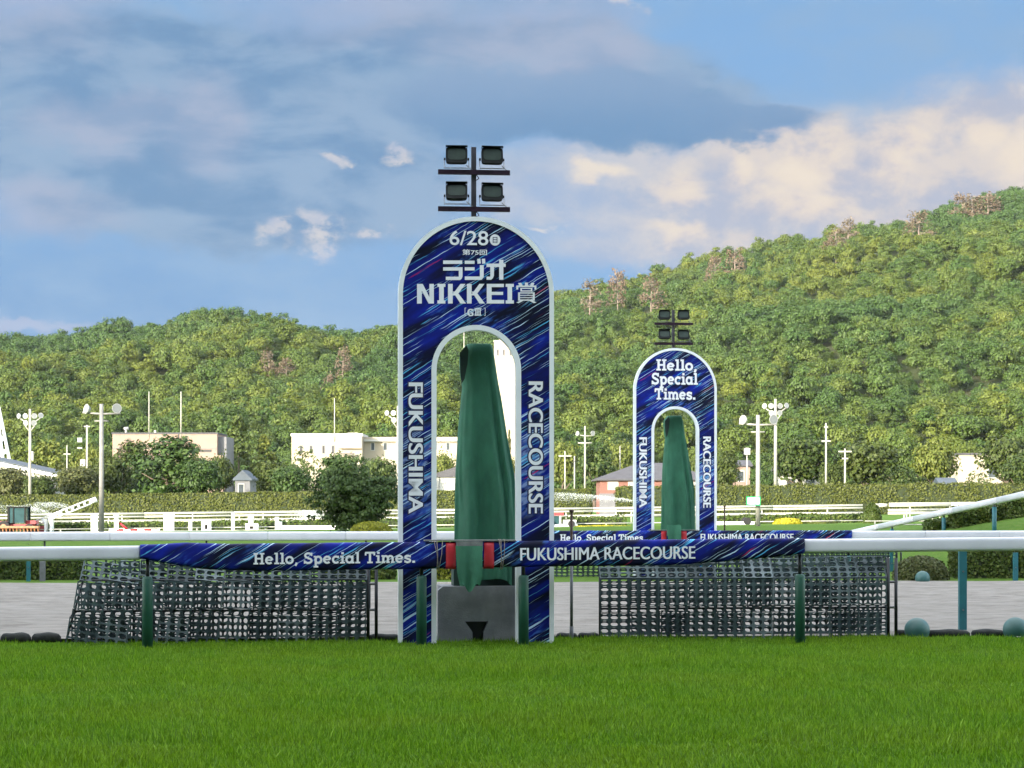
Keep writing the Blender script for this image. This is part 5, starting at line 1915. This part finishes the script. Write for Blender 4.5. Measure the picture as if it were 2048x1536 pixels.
def gable(o, x0, x1, z0, zr, y0, y1, m, along='x', over=.3, nm='roof', hip=0.0):
    """pitched roof; ridge runs along x or y, hip insets its ends"""
    mb = MB()
    t = .14
    if along == 'x':
        yc = (y0 + y1) / 2
        a = [(x0 - over, y0 - over, z0), (x1 + over, y0 - over, z0), (x1 + over, y1 + over, z0), (x0 - over, y1 + over, z0), (x0 - over + hip, yc, zr), (x1 + over - hip, yc, zr)]
        mb.add(a + [(q[0], q[1], q[2] - t) for q in a[:4]], [(0, 1, 5, 4), (2, 3, 4, 5), (0, 4, 3), (1, 2, 5), (0, 6, 7, 1), (1, 7, 8, 2), (2, 8, 9, 3), (3, 9, 6, 0), (6, 9, 8, 7)])
    else:
        xc = (x0 + x1) / 2
        a = [(x0 - over, y0 - over, z0), (x1 + over, y0 - over, z0), (x1 + over, y1 + over, z0), (x0 - over, y1 + over, z0), (xc, y0 - over + hip, zr), (xc, y1 + over - hip, zr)]
        mb.add(a + [(q[0], q[1], q[2] - t) for q in a[:4]], [(0, 4, 5, 3), (1, 2, 5, 4), (0, 1, 4), (3, 5, 2), (0, 6, 7, 1), (1, 7, 8, 2), (2, 8, 9, 3), (3, 9, 6, 0), (6, 9, 8, 7)])
    return mb.build(nm, MATS[m], o)


# white gabled shed seen through the near arch
o, w, h, gz = building('white_shed', 860, 1042, 952, 236, 9, 'wall_white', 'white gabled shed seen low through the near arch')
s = 236 / F
mb = MB(); mb.add([(-w / 2, -.01, h), (w / 2, -.01, h), (0, -.01, h + 30 * s)], [(0, 1, 2)]); mb.build('gable_wall', MATS['wall_white'], o)
gable(o, -w / 2, w / 2, h + .02, h + 31 * s, 0, 9, 'roof_grey', 'y', .25)
for k in range(5):
    x = -w / 2 + (k + .5) * w / 5
    MB().bbox((x - .03, -.06, 0), (x + .03, -.02, h)).build('panel_joint', MATS['wall_grey'], o)

# brick house
o, w, h, gz = building('brick_house', 1200, 1424, 958, 196, 9, 'brick_wall', 'red brick house with a grey hipped roof behind the far arch')
s = 196 / F
gable(o, -w / 2, w / 2, h, h + 34 * s, 0, 9, 'roof_grey', 'x', .45, 'roof', 4.2)
for (x0, x1) in ((1217, 1235), (1258, 1276), (1330, 1348), (1385, 1403)):
    xa, xb = (x0 - 1312) * s, (x1 - 1312) * s
    opening(o, xa, xb, h - 20 * s, h - 7 * s, 'lamp_white')
MB().bbox((-w / 2 - .05, -.08, 0), (w / 2 + .05, -.01, h - 29 * s)).build('plinth_wall', MATS['wall_grey'], o)

# blue-roofed house at the left
o, w, h, gz = building('blue_roof_house', -60, 112, 946, 200, 10, 'wall_white', 'white house with a sloping blue-grey roof at the left border')
s = 200 / F
mb = MB()
mb.add([(-w / 2 - .3, -.5, h + 40 * s), (w / 2 + .4, -.5, h - 1 * s), (w / 2 + .4, 10.4, h - 1 * s), (-w / 2 - .3, 10.4, h + 40 * s)] + [(-w / 2 - .3, -.5, h + 33 * s), (w / 2 + .4, -.5, h - 6 * s), (w / 2 + .4, 10.4, h - 6 * s), (-w / 2 - .3, 10.4, h + 33 * s)],
       [(0, 1, 2, 3), (4, 7, 6, 5), (0, 4, 5, 1), (1, 5, 6, 2), (2, 6, 7, 3), (3, 7, 4, 0)])
mb.build('roof', MATS['roof_blue'], o)
mb = MB(); mb.add([(-w / 2 - .3, -.53, h + 36 * s), (w / 2 + .4, -.53, h - 4 * s), (w / 2 + .4, -.53, h - 10 * s), (-w / 2 - .3, -.53, h + 28 * s)], [(0, 1, 2, 3)]); mb.build('fascia', MATS['white_paint'], o)
mb = MB(); mb.add([(-w / 2, -.01, h), (w / 2, -.01, h), (-w / 2, -.01, h + 36 * s)], [(0, 1, 2)]); mb.build('gable_wall', MATS['wall_white'], o)
MB().bbox((w / 2 - 30 * s, -.06, 0), (w / 2, -.02, h - 12 * s)).build('lower_wall', MATS['wall_grey'], o)
for dx in (-140, -100, -60):
    opening(o, w / 2 + dx * s, w / 2 + (dx + 18) * s, h - 22 * s, h - 8 * s, 'window_glass')

# lattice tower at the very left
d = 245; s = d / F
o = empty('lattice_tower', (XW(-16, d), d, 0), 0, 'white tapered lattice tower cut by the left border', 'tower')
H = ZW(800, d)
for sx in (-1, 1):
    for sy in (-1, 1):
        MB().tube([(sx * 2.6, sy * 2.6, 0), (sx * .5, sy * .5, H)], [.24, .14], 8).build('leg', MATS['white_paint'], o)
mb = MB()
for k in range(9):
    t0, t1 = k / 9, (k + 1) / 9
    r0, r1 = 2.6 + (.5 - 2.6) * t0, 2.6 + (.5 - 2.6) * t1
    for sy in (-1, 1):
        mb.tube([(-r0, sy * r0, H * t0), (r1, sy * r1, H * t1)], .09, 6); mb.tube([(r0, sy * r0, H * t0), (-r1, sy * r1, H * t1)], .09, 6)
        mb.tube([(-r0, sy * r0, H * t0), (r0, sy * r0, H * t0)], .09, 6)
mb.build('bracing', MATS['white_paint'], o)
MB().lathe([(.001, H + .9), (.35, H + .6), (.35, H + .2), (.001, H)], (0, 0, 0), 10).build('beacon', MATS['red_pad'], o)

# small grey-roofed house at the left centre
o, w, h, gz = building('small_house', 470, 500, 958, 205, 5, 'wall_grey', 'tiny grey house with a pitched roof between trees left of centre')
gable(o, -w / 2, w / 2, h, h + .85, 0, 5, 'roof_blue', 'y', .2)
opening(o, -.35, .1, h - 1.3, h - .5, 'window_glass')

# peach house and the right-hand buildings
o, w, h, gz = building('peach_house', 1466, 1500, 930, 205, 5, 'wall_pink', 'peach coloured house wall left of the two-lamp pole')
gable(o, -w / 2, w / 2, h, h + .5, 0, 5, 'roof_grey', 'x', .25)
opening(o, -.4, .2, h - 1.5, h - .6, 'window_glass')
o, w, h, gz = building('cream_hall', 1916, 2010, 910, 214, 7, 'wall_cream', 'cream hall wall between trees at the right')
MB().bbox((-w / 2 - .1, -.1, h), (w / 2 + .1, 7.1, h + .2)).build('parapet', MATS['roof_grey'], o)
opening(o, w / 2 - 1.6, w / 2 - .8, h - 2.2, h - 1.0, 'window_glass')
o, w, h, gz = building('grey_shed', 1884, 1916, 972, 178, 4, 'wall_grey', 'low grey shed roof above the hedge at the right')
gable(o, -w / 2, w / 2, h, h + .7, 0, 4, 'roof_blue', 'x', .15)
o, w, h, gz = building('far_house', 1560, 1640, 948, 196, 6, 'wall_white', 'white house wall glimpsed between the rounded trees right of the lamp poles')
gable(o, -w / 2, w / 2, h, h + .9, 0, 6, 'roof_grey', 'x', .3)
opening(o, -1.2, -.4, h - 1.3, h - .4, 'window_glass'); opening(o, .5, 1.3, h - 1.3, h - .4, 'window_glass')

# ------------------------------------------------------------------ infield equipment in the sun
D = 108.8; S = D / F
G0 = float(ground_z(0, D))


def gear(name, px, label, cat, group=None, d=D):
    global GB
    GB = float(max(ground_z(XW(px, d), d), 0))
    return empty(name, (XW(px, d), d, GB), 0, label, cat, group)


def zz(py, d=D):
    return ZW(py, d) - GB


# tractor with a watering boom
o = gear('tractor', 40, 'red tractor with a dark glazed cab at the left border', 'tractor')
mb = MB(); mb.bbox((-40 * S, -.5, zz(1058)), (26 * S, .6, zz(1048))); mb.bbox((14 * S, -.35, zz(1048)), (34 * S, .4, zz(1041))); mb.bbox((-40 * S, -.4, zz(1048)), (-22 * S, .5, zz(1042)))
mb.build('chassis', MATS['tractor_red'], o)
cab = MB().bbox((-20 * S, -.62, zz(1015.5)), (16 * S, .62, zz(1013))).bbox((-20 * S, -.6, zz(1050)), (-16 * S, .6, zz(1015))).bbox((-9 * S, -.6, zz(1046)), (-7 * S, -.54, zz(1015))).bbox((13.5 * S, -.6, zz(1046)), (16 * S, -.5, zz(1015))).bbox((13.5 * S, .5, zz(1046)), (16 * S, .6, zz(1015))).build('cab', MATS['lamp_housing'], o)
MB().bbox((-16 * S, -.56, zz(1046)), (13.4 * S, .56, zz(1015.6))).build('cab_glass', MATS['glass_teal'], cab)
for (x, r_) in ((-26, 12), (24, 9)):
    for yy in (-.65, .6):
        w_ = MB().tube([(x * S, yy - .13, r_ * S), (x * S, yy + .13, r_ * S)], r_ * S, 20).build('wheel', MATS['rubber_black'], o)
        MB().tube([(x * S, yy - .15, r_ * S), (x * S, yy + .15, r_ * S)], r_ * S * .5, 14).build('rim', MATS['tractor_orange'], w_)
MB().tube([(10 * S, .3, zz(1041)), (10 * S, .3, zz(1030))], .05, 8).build('exhaust', MATS['lamp_housing'], o)
o = gear('harrow', 30, 'orange spiked harrow low in front of the tractor', 'harrow', d=107.9)
mb = MB().bbox((-34 * S, -.2, zz(1056)), (48 * S, .2, zz(1051.5)))
mb.build('beam', MATS['tractor_orange'], o)
for k in range(12):
    x = (-31 + 7 * k) * S
    mb = MB(); mb.lathe([(.001, zz(1066)), (2.5 * S, zz(1056.5)), (2.5 * S, zz(1056))], (x, 0, 0), 8); mb.build('tine', MATS['tractor_orange'], o)
o = gear('watering_boom', 100, 'white lattice boom rising to the right from the tractor', 'boom', d=109.6)
db = 109.6
A0, A1 = Vector(((62 - 100) * S, 0, zz(1050, db))), Vector(((182 - 100) * S, 0, zz(1003, db)))
t = (A1 - A0).normalized(); nrm = Vector((-t.z, 0, t.x))
for sg in (-1, 1):
    for yy in (-.14, .14):
        MB().tube([A0 + nrm * sg * 4.6 * S + Vector((0, yy, 0)), A1 + nrm * sg * 4.6 * S + Vector((0, yy, 0))], 1.1 * S, 6).build('chord', MATS['white_paint'], o)
for k in range(11):
    q = A0.lerp(A1, k / 10)
    MB().box(q, (3.0 * S, .26, 9.0 * S), Matrix.Rotation(-math.atan2(t.z, t.x), 3, 'Y')).build('rung', MATS['white_paint'], o)
e = A1 + t * 5 * S
MB().tube([A1 - t * 2 * S, A1 + t * 12 * S], 5.4 * S, 12).build('nozzle', MATS['white_paint'], o)
mb = MB().bbox((-10 * S, -.2, zz(1070, db)), (-5.5 * S, .2, zz(1038, db))).bbox((1 * S, -.2, zz(1070, db)), (6 * S, .2, zz(1027, db)))
mb.build('carrier_post', MATS['white_paint'], o)
MB().bbox((-20 * S, -.15, zz(1068, db)), (-10.2 * S, .15, zz(1052, db))).build('counterweight', MATS['tractor_red'], o)

# white boards, boxes and posts of the jump course
BG = 'white course furniture along the shade edge'


def board(px, w, top, label, kind, d=D):
    o = gear({'board': 'notice_board', 'box': 'slot_box', 'post': 'marker_post', 'figure': 'post_with_ball'}[kind], px, label, {'board': 'board', 'box': 'box', 'post': 'post', 'figure': 'post'}[kind], BG, d)
    s_ = d / F; h_ = zz(top, d); hw = w * s_ / 2
    if kind == 'box':
        mb = MB().bbox((-hw, -.15, -.05), (-hw * .35, .15, h_)).bbox((hw * .35, -.15, -.05), (hw, .15, h_)).bbox((-hw * .35, -.149, h_ * .62), (hw * .35, .149, h_ - .002)).bbox((-hw * .35, -.149, -.05), (hw * .35, .149, h_ * .15))
        mb.build('frame', MATS['white_paint'], o); MB().bbox((-hw * .35, .02, h_ * .15), (hw * .35, .10, h_ * .62)).build('slot', MATS['dark_opening'], o)
    else:
        MB().bbox((-hw, -.08, -.05), (hw, .08, h_)).build('slab', MATS['white_paint'], o)
        MB().bbox((-hw * 1.06, -.10, h_ - .002), (hw * 1.06, .10, h_ + .05)).build('cap', MATS['white_paint'], o)
        if kind == 'board':
            mb = MB()
            for k in range(5):
                mb.bbox((-hw * .5, -.088, h_ * (.28 + .09 * k)), (hw * .5, -.082, h_ * (.30 + .09 * k)))
            for k in range(4):
                mb.bbox((-hw * (.5 - .33 * k) - .01, -.0885, h_ * .28), (-hw * (.5 - .33 * k) + .01, -.0825, h_ * .66))
            mb.build('grid_lines', MATS['pole_grey'], o)
        if kind == 'figure':
            MB().lathe([(.001, -.16), (.11, -.11), (.16, 0), (.11, .11), (.001, .16)], (0, 0, h_ + .18), 14).build('ball', MATS['white_paint'], o)
    return o


board(189, 13, 1030, 'white notice board touching the thick grey lamp pole', 'board')
board(338, 20, 1030, 'white notice board with a printed grid, left of centre', 'board')
board(381, 6, 1041, 'slim white marker post right of the grid notice board', 'post')
board(413, 18, 1042, 'white box with a dark slot, left of two', 'box')
board(466, 6, 1028, 'slim white marker post between the two slot boxes', 'post')
board(504, 25, 1047, 'white box with a dark slot, right of two', 'box')
board(502, 9, 1043, 'white post topped by a ball behind the right slot box', 'figure', 109.5)
board(554, 7, 1036, 'white marker post left of the long white barrier, taller of two', 'post')
board(561, 6, 1045, 'white marker post left of the long white barrier, shorter of two', 'post', 109.2)
board(233, 8, 1040, 'white post of the red and white jump right of the thick lamp pole', 'figure')
o = gear('red_white_jump', 262, 'low red and white jump pole right of the thick lamp pole', 'jump')
for k in range(7):
    a = (-42 + 14 * k) * S
    MB().tube([(a, -.1, zz(1062)), (a + 13.9 * S, -.1, zz(1062))], 3.2 * S, 10).build('pole_band', MATS['white_paint' if k % 2 == 0 else 'red_pad'], o)
MB().tube([(-24 * S, .1, zz(1046)), (-8 * S, .1, zz(1058))], 2.2 * S, 8).build('brace', MATS['red_pad'], o)
for x in (-42, 56):
    MB().bbox((x * S - .04, -.05, -.05), (x * S + .04, .05, zz(1057))).build('foot', MATS['white_paint'], o)
o = gear('long_barrier', 622, 'long white barrier with gaps beneath, left of the big dark tree', 'barrier')
MB().bbox((-58 * S, -.12, zz(1063)), (58 * S, .12, zz(1051))).build('beam', MATS['white_paint'], o)
for k in range(5):
    x = (-54 + 27 * k) * S
    MB().bbox((x - 4 * S, -.1, -.05), (x + 4 * S, .1, zz(1062.9))).build('foot', MATS['white_paint'], o)
MB().tube([(60 * S, 0, -.05), (60 * S, 0, zz(1052))], .05, 8).build('end_post', MATS['white_paint'], o)

# small red tractor beside the right leg of the near arch
o = gear('small_tractor', 1112, 'small red-roofed vehicle half hidden by the right leg of the near arch', 'tractor')
MB().bbox((-20 * S, -.6, zz(1031)), (15 * S, .6, zz(1025))).build('roof', MATS['tractor_red'], o)
mb = MB()
for x in (-18, 8):
    for yy in (-.5, .5):
        mb.tube([(x * S, yy, zz(1058)), (x * S, yy, zz(1031))], .05, 6)
mb.build('pillar', MATS['white_paint'], o)
MB().bbox((-17 * S, -.45, zz(1056)), (7 * S, .45, zz(1032))).build('cab_glass', MATS['glass_teal'], o)
mb = MB().bbox((-20 * S, -.6, .12), (42 * S, .6, zz(1056))).bbox((14 * S, -.5, zz(1056)), (40 * S, .5, zz(1040)))
mb.build('body', MATS['white_paint'], o)
for x in (-12, 30):
    for yy in (-.62, .62):
        MB().tube([(x * S, yy - .1, 6 * S), (x * S, yy + .1, 6 * S)], 7 * S, 16).build('wheel', MATS['rubber_black'], o)
# white parked van right of the far arch
o = gear('parked_van', 1462, 'low white vehicle just right of the far arch behind the rail', 'van')
mb = MB(); mb.prism([(-58 * S, .15), (44 * S, .15), (44 * S, zz(1058)), (34 * S, zz(1052)), (-50 * S, zz(1050)), (-58 * S, zz(1056))], -.6, .6); mb.build('body', MATS['white_paint'], o)
MB().bbox((4 * S, -.62, zz(1061)), (36 * S, -.605, zz(1056))).build('window', MATS['glass_teal'], o)
for x in (-40, 30):
    for yy in (-.55, .55):
        MB().tube([(x * S, yy - .08, 7 * S), (x * S, yy + .08, 7 * S)], 7.5 * S, 16).build('wheel', MATS['rubber_black'], o)


# ------------------------------------------------------------------ water sprays: fine drops thrown over the track
def spray(paths, n, d, label, seed, size=.0062):
    r = np.random.default_rng(seed)
    pts = []
    for (p0, p1, p2, w0, w1, share) in paths:
        k = int(n * share)
        t = r.uniform(0, 1, k) ** .8
        a, b, c = (np.array(q, float) for q in (p0, p1, p2))
        q = (1 - t)[:, None] ** 2 * a + 2 * ((1 - t) * t)[:, None] * b + (t ** 2)[:, None] * c
        wd_ = w0 + (w1 - w0) * t
        q[:, 0] += r.normal(0, 1, k) * (wd_ + 2) * 1.3
        q[:, 1] += np.abs(r.normal(0, 1, k)) * wd_ * 1.5 - wd_ * .2
        pts.append(q)
    q = np.concatenate(pts)
    k = len(q)
    c = np.stack([(q[:, 0] - 1024) * d / F, d + r.normal(0, .5, k), CZ + (HY - q[:, 1]) * d / F], -1)
    tet = np.array([[1, 1, 1], [1, -1, -1], [-1, 1, -1], [-1, -1, 1]], float)
    s_ = (size * r.uniform(.5, 1.5, k))[:, None, None]
    v = c[:, None, :] + tet[None] * s_
    fc = v[:, [0, 1, 2, 0, 3, 1, 0, 2, 3, 1, 3, 2], :].reshape(-1, 3)
    tag(link('water_spray', np_mesh('water_spray', fc, 3), MATS['water_drop']), label, 'water spray', None, 'stuff')


mat('water_drop', (0.8, 0.84, 0.86), 0.2, 0.02, 3.0)
spray([((100, 1028, 0), (70, 1010, 0), (12, 1012, 0), 1, 6, .35), ((12, 1012, 0), (-60, 1000, 0), (-140, 1012, 0), 4, 9, .25), ((140, 1016, 0), (100, 996, 0), (60, 1012, 0), 2, 8, .4)], 3000, 124, 'fan of water spray above the tractor at the left', 5)
spray([((640, 1034, 0), (618, 1012, 0), (600, 1028, 0), 4, 11, 1.0)], 2000, 124, 'puff of water spray left of the big dark tree', 6)
spray([((1270, 1001, 0), (1190, 988, 0), (1105, 986, 0), 1, 7, 1.0)], 2800, 140, 'arc of water spray between the near arch and the far arch', 7)


# ------------------------------------------------------------------ summer haze over the whole place
hz = bpy.data.materials.new('haze_air'); hz.use_nodes = True
g = NT(hz.node_tree)
g.n.remove(g.n['Principled BSDF'])
pv_ = g.n.new('ShaderNodeVolumePrincipled')
pv_.inputs['Color'].default_value = (0.84, 0.92, 1.0, 1)
pv_.inputs['Density'].default_value = 0.000035
pv_.inputs['Anisotropy'].default_value = 0.0
g.l.new(pv_.outputs[0], g.n['Material Output'].inputs['Volume'])
hb = MB().bbox((-1100, -260, -1.2), (1100, 1450, 118)).build('haze', hz)
tag(hb, 'faint blue summer haze in the air before the hill', 'haze', None, 'stuff')
